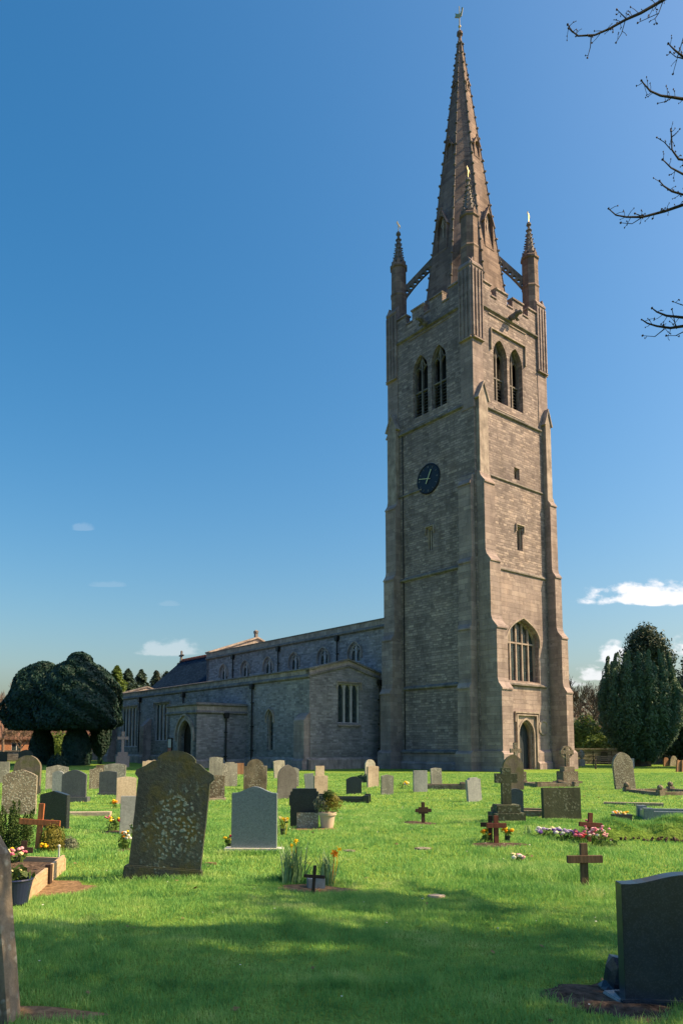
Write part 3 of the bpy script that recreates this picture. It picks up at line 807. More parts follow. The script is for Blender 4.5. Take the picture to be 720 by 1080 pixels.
for k in range(1, 10): dl.strip([(18.1+k*.225, .05), (18.1+k*.225, 2.5)], .03, fp, -.54, -.51)
dl.build('door', M['door'], porch)
drainpipe(fpw, -8.6, 4.1, porch)
m = MB(); m.prism([(0, -.2), (.14, -.2), (.14, .5), (0, .62)], lambda p, z, u: fpw(u, z, p), PXN-.14, AX); m.build('plinth', M['dress'], porch)

# ---------------------------------------------------------------- nave with clerestory
nave = _pe('nave', church); NYE = 36.0; NXS = 10.4; APX = 5.7
cw = [12.37, 16.37, 20.47, 24.54, 28.43, 32.46]
m = MB()
m.holed(rect(S+.3, NYE, 6.0, 10.62), [arch(c-.68, c+.68, 8.15, 8.8, 9.6, 7) for c in cw], fN(-.05), 0, -.4)
m.prism(rect(-.05, NXS, -.3, 10.62), fE(NYE), -.5, 0)
m.prism(rect(S, NYE, -.3, 10.6), fS(NXS), -.5, 0)
m.build('wall', M['aisle'], nave)
m = MB()
m.prism(rect(S+.3, NYE, 10.62, 11.12), fN(-.05), -.35, .05)
m.prism(rect(S+.3, NYE, 10.6, 11.12), fS(NXS), -.35, .05)
gp = [(-.05, 10.62), (NXS, 10.62), (NXS, 11.2), (APX, 13.25), (-.05, 11.2)]
m.prism(gp, fE(NYE), -.6, .05)
m.build('parapet', M['dress'], nave)
m = MB(); string(m, fN(-.1), S+.2, NYE, 10.62, .12, .18)
m.prism([(-.42, 11.12), (.10, 11.12), (.10, 11.2), (-.16, 11.26), (-.42, 11.2)], lambda p, z, u: fN(-.05)(u, z, p), S+.2, NYE+.1)
m.build('coping', M['oldcap'], nave)
m = MB(); m.strip([(-.2, 11.2), (APX, 13.3)], .16, fE(NYE), -.8, .1); m.strip([(APX, 13.3), (NXS+.1, 11.2)], .16, fE(NYE), -.8, .1)
m.build('gable_coping', M['dress'], nave)
m = MB(); m.box(APX-.15, APX+.15, NYE-.5, NYE-.2, 13.2, 13.75); m.blob((APX, NYE-.35, 13.9), .3, jit=.3); m.build('finial', M['oldcap'], nave)
m = MB(); m.raw([(0.3, S, 10.8), (.3, NYE-.4, 10.8), (APX, S, 12.0), (APX, NYE-.4, 12.0), (NXS-.2, S, 10.8), (NXS-.2, NYE-.4, 10.8)], [(0, 1, 3, 2), (2, 3, 5, 4)]); m.build('roof', M['lead'], nave)
for c in cw: window(church, fN(-.05), c-.68, c+.68, 8.15, 8.8, 9.6, 2, .28, 'clerestory_window', mat='pale_tracery', mull=.14)
for u in (14.46, 22.81, 30.6): drainpipe(fN(-.05), u, 10.45, nave, 7.2)
# ---------------------------------------------------------------- chancel
ch = _pe('chancel', church)
m = MB(); cy0, cy1 = NYE, 50.7
m.prism([(.4, -.3), (8.6, -.3), (8.6, 8.2), (4.5, 11.8), (.4, 8.2)], fE(cy1), -.5, 0)
m.prism(rect(cy0, cy1, -.3, 8.3), fN(.4), -.5, 0); m.prism(rect(cy0, cy1, -.3, 8.3), fS(8.6), -.5, 0)
m.build('wall', M['aisle'], ch)
m = MB(); m.raw([(.1, cy0, 8.05), (.1, cy1+.1, 8.05), (4.5, cy0, 11.95), (4.5, cy1+.1, 11.95), (8.9, cy0, 8.05), (8.9, cy1+.1, 8.05)], [(0, 1, 3, 2), (2, 3, 5, 4)])
m.build('roof', M['slate'], ch)
m = MB(); y = cy0+.1
while y < cy1: m.prism([(4.3, 11.88), (4.5, 12.12), (4.7, 11.88)], lambda a, z, u: (a, u, z), y, y+.36); m.box(4.46, 4.54, y+.05, y+.3, 12.08, 12.24); y += .4
m.build('ridge_tiles', M['ridge'], ch)
m = MB(); m.box(4.4, 4.6, cy1-.2, cy1, 11.9, 13.2); m.box(4.41, 4.59, cy1-.55, cy1+.35, 12.6, 12.8); m.blob((4.5, cy1-.1, 13.2), .14); m.blob((4.5, cy1-.6, 12.7), .12); m.blob((4.5, cy1+.4, 12.7), .12)
m.build('gable_cross', M['oldcap'], ch)

# notice board standing on the porch front
nb = empty('notice_board', (X0+CT*(PXN-.02)-ST*21.55, Y0+ST*(PXN-.02)+CT*21.55, 0), TH, 'small framed notice board on the porch wall left of the dark doorway', 'notice board')
fnb = lambda u, z, w: (-w, u, z)
m = MB(); m.prism(rect(-.32, .32, .9, 2.25), fnb, .01, .09); m.build('board', M['board'], nb)
m = MB(); m.prism(rect(-.26, .26, 1.5, 2.15), fnb, .095, .10); m.build('notice', M['notice'], nb)
m = MB(); m.prism(rect(-.26, .26, .98, 1.46), fnb, .095, .10); m.build('notice', M['noticered'], nb)
# ------------------------------------------------------------------ ground and grass
def axis_pts(lo, hi, near, n):
    """spacing fine near 'near', coarse far away"""
    u = np.linspace(-1, 1, n); s = np.sinh(u*5.2)/np.sinh(5.2)
    return near+np.where(s < 0, s*(near-lo), s*(hi-near))
gx = axis_pts(-700, 700, 0, 241); gy = axis_pts(-60, 1100, 9, 241)
GX, GY = np.meshgrid(gx, gy)
def ss_np(a, b, x):
    x = np.clip((x-a)/(b-a), 0, 1); return x*x*(3-2*x)
def gz_np(x, y):
    k = (1-ss_np(30, 44, y))*ss_np(-3, 5, y)
    return k*(.030*np.sin(x*.7+.3)*np.cos(y*.45)+.016*np.sin(x*1.9+y*1.3)+.008*np.sin(x*4.3-y*3.1))
V = np.stack([GX.ravel(), GY.ravel(), gz_np(GX, GY).ravel()], 1)
n_ = 241; idx = np.arange(n_*n_).reshape(n_, n_)
F = np.stack([idx[:-1, :-1].ravel(), idx[:-1, 1:].ravel(), idx[1:, 1:].ravel(), idx[1:, :-1].ravel()], 1)
t = NT('lawn'); o = t.obj()
nA = t.noise(o, .35, 5, .6); nB = t.noise(o, 2.4, 5, .65); nC = t.noise(o, 30, 4, .7); nD = t.noise(t.vscale(o, 1, .35, 1), 7, 4, .7)
kk = t.math('ADD', t.math('MULTIPLY', nA, .4), t.math('ADD', t.math('MULTIPLY', nB, .3), t.math('MULTIPLY', nD, .3)))
gc = t.ramp(kk, [(.36, (.085, .17, .03)), (.48, (.15, .255, .045)), (.60, (.22, .32, .065)), (.70, (.30, .36, .11))])
dc = t.n('ShaderNodeVectorMath', operation='SUBTRACT'); t.set(dc.inputs[0], o); dc.inputs[1].default_value = (6, 40, 0)
dl = t.n('ShaderNodeVectorMath', operation='LENGTH'); t.set(dl.inputs[0], dc.outputs[0])
bounce_cut = t.ramp(t.math('DIVIDE', dl.outputs['Value'], 200), [(.23, 0), (.30, 1)])
gc = t.mix(bounce_cut, gc, (.060, .062, .030))  # outlying ground made darker to cut the light it bounces onto the church
gc = t.mix(.75, gc, t.mix(1, gc, t.ramp(nC, [(.3, .5), (.68, 1.35)]), 'MULTIPLY'))
hh = t.math('ADD', nC, t.math('MULTIPLY', nD, 1.2))
M['lawn'] = t.done(gc, .95, t.bump(hh, .05, .8), .05)
ground = np_mesh('ground', V, F, M['lawn'], smooth=True); tag(ground, kind='structure')

t = NT('grass blades'); o = t.obj()
n1 = t.noise(o, .9, 5, .65); n2 = t.noise(o, 5.0, 4, .65); n3 = t.noise(o, 60, 2, .5)
kk = t.math('ADD', t.math('MULTIPLY', n1, .5), t.math('ADD', t.math('MULTIPLY', n2, .3), t.math('MULTIPLY', n3, .2)))
M['blade'] = t.done(t.ramp(kk, [(.38, (.075, .21, .060)), (.46, (.165, .38, .10)), (.54, (.30, .50, .135)), (.64, (.52, .58, .25))]), .55, None, .25, 0, .35)
nr = np.random.default_rng(5)
BARE = []      # (x, y, rx, ry) where no blades grow
def bare_mask(x, y):
    m = np.ones(len(x), bool)
    for bx, by, rx, ry in BARE: m &= ((x-bx)/rx)**2+((y-by)/ry)**2 > nr.uniform(.8, 1.15, len(x))
    return m
def blades(name, x, y, h, w, mat, parent=None, z=None, lean=.5, **kw):
    n = len(x); a = nr.uniform(0, 2*np.pi, n); la = nr.uniform(0, 2*np.pi, n); ln = h*nr.uniform(.1, 1, n)*lean*1.4
    if z is None: z = gz_np(x, y)-.004
    dx, dy = np.cos(a)*w/2, np.sin(a)*w/2; lx, ly = np.cos(la)*ln, np.sin(la)*ln
    P = np.zeros((n, 5, 3))
    P[:, 0] = np.stack([x-dx, y-dy, z], 1); P[:, 1] = np.stack([x+dx, y+dy, z], 1)
    P[:, 2] = np.stack([x+dx*.75+lx*.35, y+dy*.75+ly*.35, z+h*.6], 1); P[:, 3] = np.stack([x-dx*.75+lx*.35, y-dy*.75+ly*.35, z+h*.6], 1)
    P[:, 4] = np.stack([x+lx, y+ly, z+h*.97], 1)
    b = np.arange(n)*5
    T = np.concatenate([np.stack([b, b+1, b+2], 1), np.stack([b, b+2, b+3], 1), np.stack([b+3, b+2, b+4], 1)])
    return np_mesh(name, P.reshape(-1, 3), T, mat, parent)
def scatter(d0, d1, n, pad=1.1):
    u = nr.random(n); Y = np.sqrt(d0*d0+u*(d1*d1-d0*d0)); X = nr.uniform(-.49, .49, n)*Y*pad
    return X, Y

# ------------------------------------------------------------------ foliage
def leaf_cloud(P, N, size, jit=.5, squash=.45):
    """quads centred at P, roughly facing N"""
    n = len(P); T = np.cross(N, nr.normal(size=(n, 3))); T /= np.linalg.norm(T, axis=1, keepdims=True)+1e-9
    N2 = N+nr.normal(size=(n, 3))*jit; N2 /= np.linalg.norm(N2, axis=1, keepdims=True)+1e-9
    B = np.cross(N2, T); B /= np.linalg.norm(B, axis=1, keepdims=True)+1e-9
    s = (size*nr.uniform(.55, 1.3, n))[:, None]
    Q = np.stack([P-T*s, P-B*s*squash, P+T*s, P+B*s*squash], 1)
    b = np.arange(n)*4
    return Q.reshape(-1, 3), np.stack([b, b+1, b+2, b+3], 1)
def revolve_pts(prof, n, rough=.12, lump=3, seed=0):
    """points over a surface of revolution given (z,r), with lumps"""
    z = np.array([p[0] for p in prof]); r = np.array([p[1] for p in prof])
    L = np.hypot(np.diff(z), np.diff(r))*(r[1:]+r[:-1]+.1); c = np.concatenate([[0], np.cumsum(L)]); u = nr.random(n)*c[-1]
    zz = np.interp(u, c, z); rr = np.interp(u, c, r); a = nr.uniform(0, 2*np.pi, n)
    dz = np.interp(u, c, np.gradient(r, z+np.arange(len(z))*1e-6))
    d = 1+rough*(np.sin(a*lump+seed)*np.sin(zz*1.7+seed)+.6*np.sin(a*lump*2.7+zz*2.9+seed*2)+.5*np.sin(a*11+zz*5))
    dep = nr.random(n)**2*.28
    rr2 = rr*d-dep
    N = np.stack([np.cos(a), np.sin(a), np.full(n, .35)], 1); N /= np.linalg.norm(N, axis=1, keepdims=True)
    return np.stack([rr2*np.cos(a), rr2*np.sin(a), zz], 1), N
M['yew'] = leafmat('yew needles', (.007, .026, .022), (.018, .054, .042), .8, .1)
M['irish'] = leafmat('upright yew needles', (.024, .070, .050), (.090, .170, .095), .9, .15)
M['cedar'] = leafmat('dark conifer needles', (.016, .038, .028), (.045, .080, .046), .5, .15)
M['spruce'] = leafmat('spruce needles', (.022, .046, .034), (.055, .092, .058), .4, .15)
M['gold_leaf'] = leafmat('golden shrub leaves', (.10, .10, .015), (.22, .20, .035), 3, .3)
M['shrub'] = leafmat('green shrub leaves', (.025, .055, .014), (.09, .14, .035), 2, .3)
M['hedge'] = leafmat('hedge leaves', (.06, .11, .02), (.18, .25, .05), .7, .3)
M['lav'] = leafmat('grey lavender leaves', (.09, .11, .075), (.20, .22, .15), 4, .2)
M['bark'] = plain('bare tree bark', (.075, .062, .050), .4, 5, .95, .01)
M['bark_dark'] = plain('dark wet bark', (.030, .026, .024), .4, 8, .95, .01)
M['twig_pale'] = plain('pale brown twigs', (.19, .135, .105), .3, 3, .95, 0)

def core_mesh(mb, prof, c, k=.86, seg=18):
    mb.lathe([(max(.02, r*k), z) for z, r in prof], c, seg)

def topiary_yew(px, Y, crown, skirt, lumps, label, nleaf):
    x = at(px, 787, Y).x
    T = empty('topiary_yew', (x, Y, 0), rng.random()*6, label, 'tree', 'clipped yews beside the church')
    mb = MB(); mb.tube([(0, 0, -.1), (.05, 0, 2), (0, .1, 4.5)], [.6, .45, .4], 8); mb.build('trunk', M['bark_dark'], T)
    Ps, Ns = [], []
    P, N = revolve_pts(crown, nleaf, .085, 3, px); Ps.append(P); Ns.append(N)
    mb = MB(); core_mesh(mb, crown, (0, 0, 0), .86)
    for lx, ly, lz, r in lumps:
        n = int(nleaf*.10); d = nr.normal(size=(n, 3)); d /= np.linalg.norm(d, axis=1, keepdims=True)
        Ps.append(np.array([lx, ly, lz])+d*r*nr.uniform(.8, 1.05, n)[:, None]*np.array([1, 1, .8])); Ns.append(d)
        mb.blob((lx, ly, lz), r*.75, sub=2)
    mb.build('inner_crown', M['yew'], T)
    P = np.concatenate(Ps); N = np.concatenate(Ns)
    V, F = leaf_cloud(P, N, .165, .8); np_mesh('crown', V, F, M['yew'], T)
    P, N = revolve_pts(skirt, int(nleaf*.35), .04, 3, px+1); V, F = leaf_cloud(P, N, .12); np_mesh('skirt', V, F, M['yew'], T)
    mb = MB(); core_mesh(mb, skirt, (0, 0, 0), .88); mb.build('inner_skirt', M['yew'], T)
crownB = [(3.2, .5), (3.1, 2.8), (3.6, 3.45), (4.4, 3.55), (5.6, 3.4), (6.8, 3.05), (7.8, 2.45), (8.5, 1.6), (8.9, .8), (9.05, .1)]
crownA = [(3.2, .5), (3.1, 2.8), (3.7, 3.3), (4.6, 3.3), (5.8, 3.1), (7.0, 2.7), (8.0, 2.1), (8.7, 1.2), (8.95, .1)]
topiary_yew(81, 62, crownB, [(-.1, 1.1), (.6, 1.2), (1.8, 1.15), (2.6, .9), (3.3, .5)], [(.35, .2, 8.7, 1.05), (-.6, -.2, 8.55, .85), (1.2, .3, 8.35, .8), (-1.1, 0, 8.1, .7), (.2, 0, 9.05, .65), (2.0, .1, 7.6, .8), (-2.2, .1, 6.9, .9)], 'broad clipped dark yew with a tuft on its domed crown, nearest the church', 26000)
topiary_yew(44, 65, crownA, [(-.1, 1.0), (.8, 1.1), (2.0, 1.0), (3.3, .55)], [(-.8, .2, 7.9, 1.2), (.7, -.1, 8.1, 1.2)], 'clipped dark yew with smooth dome crown, left of its taller tufted neighbour', 22000)
# the dark clipped bush hanging between yew and church
x = at(106, 787, 66).x
T = empty('clipped_yew', (x, 66, 0), 0, 'narrow dark clipped yew between the broad tufted yew and the church wall', 'tree')
pr = [(.6, .1), (1.0, .5), (1.8, .85), (3.0, .95), (4.3, .7), (4.8, .1)]
P, N = revolve_pts(pr, 7000, .05, 3, 2); V, F = leaf_cloud(P, N, .12); np_mesh('crown', V, F, M['yew'], T)
mb = MB(); core_mesh(mb, pr, (0, 0, 0), .86); mb.tube([(0, 0, -.1), (0, 0, 1.2)], .2, 7); mb.build('trunk', M['yew'], T)

def irish_yew(px, Y, W, H, label):
    x = at(px, 787, Y).x; T = empty('upright_yew', (x, Y, 0), 0, label, 'tree')
    mb = MB(); mb.tube([(0, 0, -.1), (0, 0, 1.8)], [.7, .6], 8); mb.build('trunk', M['bark'], T)
    env = [(0.0, .65), (1.0, 1.25), (2.0, 1.95), (3.5, 2.45), (5.5, 2.6), (7.5, 2.4), (8.8, 2.2), (10.2, 2.0)]
    ez = [e[0] for e in env]; er = [e[1] for e in env]
    Ps, Ns = [], []
    mb = MB(); core_mesh(mb, [(z, r*.68) for z, r in env[:-2]]+[(7.9, .3)], (0, 0, 0), .9)
    def plume(a, k, z0, z1, r, n):
        zz = nr.random(n); z = z0+(z1-z0)*zz
        R_ = np.interp(z, ez, er)*k
        rad = r*np.clip(np.sin(np.pi*np.clip(zz, 0, 1)**.62)**.7+.12, 0, 1)*nr.uniform(.7, 1.08, n)*(1+.22*np.sin(z*6+a*9))
        b = nr.uniform(0, 2*np.pi, n)
        wob = .12*np.sin(z*1.3+a*7)
        cx = np.cos(a+wob*.2)*R_; cy = np.sin(a+wob*.2)*R_
        Ps.append(np.stack([cx+np.cos(b)*rad, cy+np.sin(b)*rad, z], 1))
        N = np.stack([np.cos(b), np.sin(b), np.full(n, .5)], 1); Ns.append(N/np.linalg.norm(N, axis=1, keepdims=True))
    for k in range(25):
        a = 2*math.pi*(k+rng.random()*.6)/25
        plume(a, (.90 if k % 2 else 1.08)*rng.uniform(.96, 1.04), rng.uniform(.2, 1.6), rng.uniform(8.1, 9.4), rng.uniform(.40, .56), 2100)
    for k in range(17):
        a = 2*math.pi*(k+rng.random()*.9)/17; z0 = rng.uniform(1.2, 4.5)
        plume(a, 1.17, z0, z0+rng.uniform(2.2, 4), rng.uniform(.34, .5), 650)
    for k in range(16):
        plume(rng.random()*6.28, rng.uniform(.3, .75), 6.5, rng.uniform(8.3, 9.5), rng.uniform(.35, .5), 420)
    mb.build('inner_crown', M['irish'], T)
    V, F = leaf_cloud(np.concatenate(Ps), np.concatenate(Ns), .12, .5, .35); np_mesh('crown', V, F, M['irish'], T)
irish_yew(676, 59.5, 6, 10, 'broad upright green yew of many vertical plumes right of the tower')

def lumpy_tree(name, px, Y, base_z, lumps, leafsize, n, mat, label, trunk=.35, group=None, cat='tree'):
    x = at(px, 787, Y).x; T = empty(name, (x, Y, 0), 0, label, cat, group)
    top = max(l[2] for l in lumps)
    mb = MB(); mb.tube([(0, 0, -.2), (.1, 0, top*.5), (0, .1, top*.9)], [trunk, trunk*.7, trunk*.2], 7)
    for lx, ly, lz, r in lumps[::2]: mb.tube([(0, 0, lz*.6), (lx*.5, ly*.5, lz*.85), (lx, ly, lz)], [trunk*.35, trunk*.25, .03], 5)
    mb.build('trunk', M['bark'], T)
    Ps, Ns = [], []; tot = sum(l[3]**2 for l in lumps); core = MB()
    for lx, ly, lz, r in lumps:
        m = int(n*r*r/tot); d = nr.normal(size=(m, 3)); d /= np.linalg.norm(d, axis=1, keepdims=True)
        k = nr.uniform(.55, 1.12, m)+.16*np.sin(d[:, 0]*7+lx)*np.sin(d[:, 2]*6+ly)+.1*np.sin(d[:, 1]*13)
        Ps.append(np.array([lx, ly, lz])+d*(k*r)[:, None]); Ns.append(d)
        core.blob((lx, ly, lz), r*.6, sub=2, jit=.1)
    core.build('inner_crown', mat, T)
    V, F = leaf_cloud(np.concatenate(Ps), np.concatenate(Ns), leafsize, .8); np_mesh('crown', V, F, mat, T)
    return T
def cone_lumps(h0, h1, r0, n):
    out = []
    for k in range(n):
        q = k/(n-1); z = h0+(h1-h0)*q; r = r0*(1-q)**.8+.35
        for j in range(max(1, int(5*(1-q))+1)):
            a = rng.random()*6.28; d = r*rng.uniform(.2, .62); out.append((math.cos(a)*d, math.sin(a)*d, z+rng.uniform(-.3, .3), max(.7, r*rng.uniform(.4, .62))))
    return out
lumpy_tree('evergreen_tree', 685, 72, 0, [(0, 0, 12.7, 1.1), (-.7, .2, 11.9, 1.2), (.8, -.2, 11.6, 1.3), (.1, .1, 11, 1.6), (-1.3, 0, 10.5, 1.2), (1.6, 0, 10.2, 1.3)]+cone_lumps(3, 9.5, 2.6, 7), .15, 34000, M['cedar'], 'tall dark evergreen with rounded ragged top rising behind the upright yew')
lumpy_tree('evergreen_tree', 735, 66, 0, cone_lumps(1.5, 10.3, 4.2, 9), .16, 26000, M['cedar'], 'dark evergreen at the right edge of the photo beyond the upright yew')
# out of the frame: evergreens right of the tower whose shadow crosses the foot of its buttress
lumpy_tree('evergreen_tree', 872, 54.6, 0, cone_lumps(4, 22, 4.6, 12)+[(0, 0, 23.5, 2.2), (1, 1, 21, 2.6), (-1.5, -1, 20, 2.6)], .34, 14000, M['cedar'], 'tall evergreen standing far right of the tower')
def conifer(px, Y, H, r, label, mat='spruce', n=7000):
    x = at(px, 787, Y).x; T = empty('conifer', (x, Y, 0), rng.random()*6, label, 'tree', 'conifers beyond the church')
    mb = MB(); mb.tube([(0, 0, -.2), (0, 0, H)], [.35, .04], 6); mb.build('trunk', M['bark_dark'], T)
    u = nr.random(n); z = H*(.12+.88*u); R0 = 1.35*r*(1-u)**.75+.08
    a = nr.uniform(0, 2*np.pi, n); lay = 1+.28*np.sin(z*4.2+np.sin(a*3)*1.4)
    k = nr.uniform(.25, 1.05, n)**.6; rr = R0*lay*k
    P = np.stack([rr*np.cos(a), rr*np.sin(a), z-.22*rr], 1); N = np.stack([np.cos(a)*.4, np.sin(a)*.4, np.ones(n)], 1)
    V, F = leaf_cloud(P, N, .26, .6, .4); np_mesh('crown', V, F, M[mat], T)
for px, py, Y, r, l in ((133, 706, 108, 2.3, 'dark pointed conifer above the aisle roof, just right of the tufted yew'), (147, 707, 112, 2.6, 'dark bushy conifer above the aisle roof, second from the tufted yew'),
                        (163, 708, 118, 2.2, 'slim conifer beyond the aisle roof, third from the tufted yew'), (174, 709, 112, 2.2, 'conifer beyond the aisle roof, close to the chancel roof'),
                        (121, 703, 90, 2.0, 'yellowish conifer whose top shows beside the tufted yew crown'), (187, 700, 124, 2.4, 'dark conifer partly hidden by the slate chancel roof')):
    conifer(px, Y, (HOR-py)*Y/FOC+1.7, r*1.15, l, 'hedge' if 'yellow' in l else 'spruce')

# ------------------------------------------------------------------ bare trees
def grow(mb, p, d, L, r, depth, spread=.5, up=.12, seg=4, tips=None, minr=.004, kink=.16, fork=3):
    pts = [p]; rad = [r]; n = 4
    q = p.copy(); dd = d.copy()
    for k in range(n):
        dd = (dd+Vector((rng.uniform(-kink, kink), rng.uniform(-kink, kink), rng.uniform(-kink, kink)+up*.3))).normalized()
        q = q+dd*(L/n); pts.append(q.copy()); rad.append(max(minr, r*(1-.42*(k+1)/n)))
    mb.tube(pts, rad, seg if depth < 3 else 3, cap=False)
    if depth <= 0:
        if tips is not None: tips.append((pts[-1], dd))
        return
    for k in range(fork):
        i = rng.choice([2, 3, 4]) if k else 4
        v = Vector((rng.gauss(0, 1), rng.gauss(0, 1), rng.gauss(0, 1))); v = (v-dd*v.dot(dd)).normalized()
        nd = (dd+v*spread*rng.uniform(.6, 1.3)+Vector((0, 0, up))).normalized()
        grow(mb, pts[i], nd, L*rng.uniform(.6, .85), rad[i]*rng.uniform(.6, .8), depth-1, spread, up, seg, tips, minr, kink, fork)
def bare_tree(px, Y, H, label, mat='bark', depth=5, r=.25, group=None, spread=.5, minr=.012, loc=None):
    x, y = (at(px, 787, Y).x, Y) if loc is None else loc
    T = empty('bare_tree', (x, y, 0), 0, label, 'tree', group)
    a = MB(); L = H*.28; a.tube([(0, 0, -.2), (.05, .05, L*.5), (0, 0, L)], [r*1.2, r, r*.85], 8); a.build('trunk', M[mat], T)
    b = MB()
    for k in range(4):
        an = k*1.6+rng.random(); d = Vector((math.cos(an)*.55, math.sin(an)*.55, 1)).normalized()
        grow(b, Vector((0, 0, L*.93)), d, H*.23, r*.6, depth, spread, .18, 5, None, minr)
    b.build('crown', M[mat], T)
bare_tree(619, 92, 11.5, 'leafless tree between the tower buttress and the upright yew', depth=5, minr=.022, r=.22)
bare_tree(640, 100, 10.5, 'smaller leafless tree close behind the left side of the upright yew', depth=4, minr=.022, r=.18)
bare_tree(607, 105, 11, 'leafless tree half hidden behind the tower buttress', depth=4, minr=.022, r=.18)
bare_tree(206, 112, 16.0, 'leafless tree whose twigs show over the chancel ridge', depth=5, minr=.022, r=.3)
bare_tree(3, 84, 8.5, 'pale leafless tree at the left edge of the photo in front of the brick house', 'twig_pale', 5, .16, minr=.016)
bare_tree(22, 80, 4.6, 'low pale leafless tree with tangled twigs in front of the brick house', 'twig_pale', 5, .14, spread=.9, minr=.015)
bare_tree(62, 84, 4.8, 'low pale leafless tree seen between the trunks of the clipped yews', 'twig_pale', 4, .12, spread=.9, minr=.016)
# distant brown wood: one mass
xs = nr.uniform(20, 120, 9000); ys = nr.uniform(104, 126, 9000); hh_ = 6.2+2.2*np.sin(xs*.21)+1.3*np.sin(xs*.63+1)
P = np.stack([xs, ys, nr.random(9000)**.7*hh_], 1)
M['wood'] = leafmat('brown spring wood', (.055, .040, .028), (.16, .115, .085), .3, .2)
V_, F_ = leaf_cloud(P, nr.normal(size=(9000, 3)), .8, .8, .22); tag(np_mesh('wood', V_, F_, M['wood']), kind='stuff')
xs = nr.uniform(-170, -30, 9000); ys = nr.uniform(128, 150, 9000); hh_ = 6+1.8*np.sin(xs*.17)+1.0*np.sin(xs*.53+1)
P = np.stack([xs, ys, nr.random(9000)**.7*hh_], 1)
V_, F_ = leaf_cloud(P, nr.normal(size=(9000, 3)), .9, .8, .22); tag(np_mesh('wood', V_, F_, M['wood']), kind='stuff')
# hedges and bushes right
def bush(name, x, y, rx, ry, h, mat, label, n=4000, ls=.12, group=None, cat='bush'):
    T = empty(name, (x, y, gz(x, y)), 0, label, cat, group)
    d = nr.normal(size=(n, 3)); d[:, 2] = np.abs(d[:, 2]); d /= np.linalg.norm(d, axis=1, keepdims=True)
    k = nr.uniform(.7, 1.06, n)+.12*np.sin(d[:, 0]*9+x)*np.sin(d[:, 1]*8+d[:, 2]*7)
    P = d*k[:, None]*np.array([rx, ry, h]); V, F = leaf_cloud(P, d, ls, .8); np_mesh('foliage', V, F, M[mat], T)
    m = MB(); m.blob((0, 0, h*.2), 1, sub=2, sz=(rx*.78, ry*.78, h*.68)); m.build('inner_foliage', M[mat], T)
    return T
bush('bush', at(616, 787, 74).x, 74, 2.6, 2, 4.4, 'hedge', 'bright green rounded bush just right of the tower buttress', 7000, .16)
bush('bush', at(632, 787, 68).x, 68, 1.9, 1.5, 2.6, 'hedge', 'low olive green bush in front of the leafless trees', 5000, .14)
bush('bush', at(700, 787, 74).x, 74, 5, 2, 3.4, 'hedge', 'wide green bush filling the gap right of the upright yew', 7000, .18)
bush('bush', at(63, 787, 75).x, 75, 2.0, 1.5, 3.0, 'hedge', 'yellow green bush seen between the trunks of the clipped yews', 3500, .14)
bush('bush', at(87, 787, 72).x+8.6, 74, 1.6, 1.3, 2.4, 'hedge', 'small yellow green bush at the east corner of the church', 2500, .14)
bush('bush', at(62, 787, 58).x, 58, .8, .7, .9, 'yew', 'small dark green bush between the trunks of the clipped yews', 2500, .09)

# ------------------------------------------------------------------ houses at the far left
M['brick'] = masonry('orange red brick', .23, .075, [(.2, (.25, .10, .05)), (.5, (.36, .15, .075)), (.8, (.44, .21, .11))], (.30, .24, .18), .005, .008, .2, .004)
M['rooftile'] = masonry('brown roof tiles', .25, .28, [(.2, (.10, .055, .04)), (.5, (.15, .08, .06)), (.8, (.20, .11, .08))], (.05, .035, .03), .01, .012, .4, .012)
M['white'] = plain('white window paint', (.7, .7, .68), .08, 5, .5, 0)
def house(px, Y, rz, L, Dp, eave, ridge, label):
    x = at(px, 787, Y).x; H = empty('brick_house', (x, Y, 0), rz, label, 'house')
    m = MB(); ws = [(-L/2+1.2, -L/2+2.4), (-.6, .6), (L/2-2.4, L/2-1.2)]
    ff = lambda u, z, w: (u, -Dp/2-w, z)
    m.holed(rect(-L/2, L/2, -.2, eave), [rect(a, b, .95, 2.05) for a, b in ws], ff, 0, -.2)
    m.prism([(-Dp/2, -.2), (Dp/2, -.2), (Dp/2, eave), (0, ridge-.15), (-Dp/2, eave)], lambda a, z, w: (w, a, z), L/2-.25, L/2)
    m.prism([(-Dp/2, -.2), (Dp/2, -.2), (Dp/2, eave), (0, ridge-.15), (-Dp/2, eave)], lambda a, z, w: (w, a, z), -L/2, -L/2+.25)
    m.box(-L/2, L/2, Dp/2-.2, Dp/2, -.2, eave); m.build('wall', M['brick'], H)
    r = MB()
    r.prism([(-Dp/2-.4, eave-.2), (0, ridge), (Dp/2+.4, eave-.2), (Dp/2+.4, eave), (0, ridge+.2), (-Dp/2-.4, eave)], lambda a, z, w: (w, a, z), -L/2-.3, L/2+.3)
    R_ = r.build('roof', M['rooftile'], H)
    c = MB(); c.box(L/2-1.6, L/2-.8, -.4, .4, ridge-.6, ridge+1.1); c.lathe([(.13, 0), (.1, .4)], (L/2-1.2, 0, ridge+1.1), 8); c.build('chimney', M['brick'], R_)
    for a, b in ws:
        f = MB(); f.strip(rect(a, b, .95, 2.05), .1, ff, -.15, -.08, closed=True); f.strip([((a+b)/2, .95), ((a+b)/2, 2.05)], .06, ff, -.15, -.09); w = f.build('window', M['white'], H)
        g = MB(); g.prism(rect(a, b, .95, 2.05), ff, -.19, -.16); g.build('pane', M['glass'], w)
house(12, 98, R(35), 11, 7, 2.6, 5.0, 'single storey red brick house with brown tiled roof at the far left')
house(76, 112, R(30), 13, 7, 2.6, 5.2, 'red brick house seen low between the clipped yews, farther off')
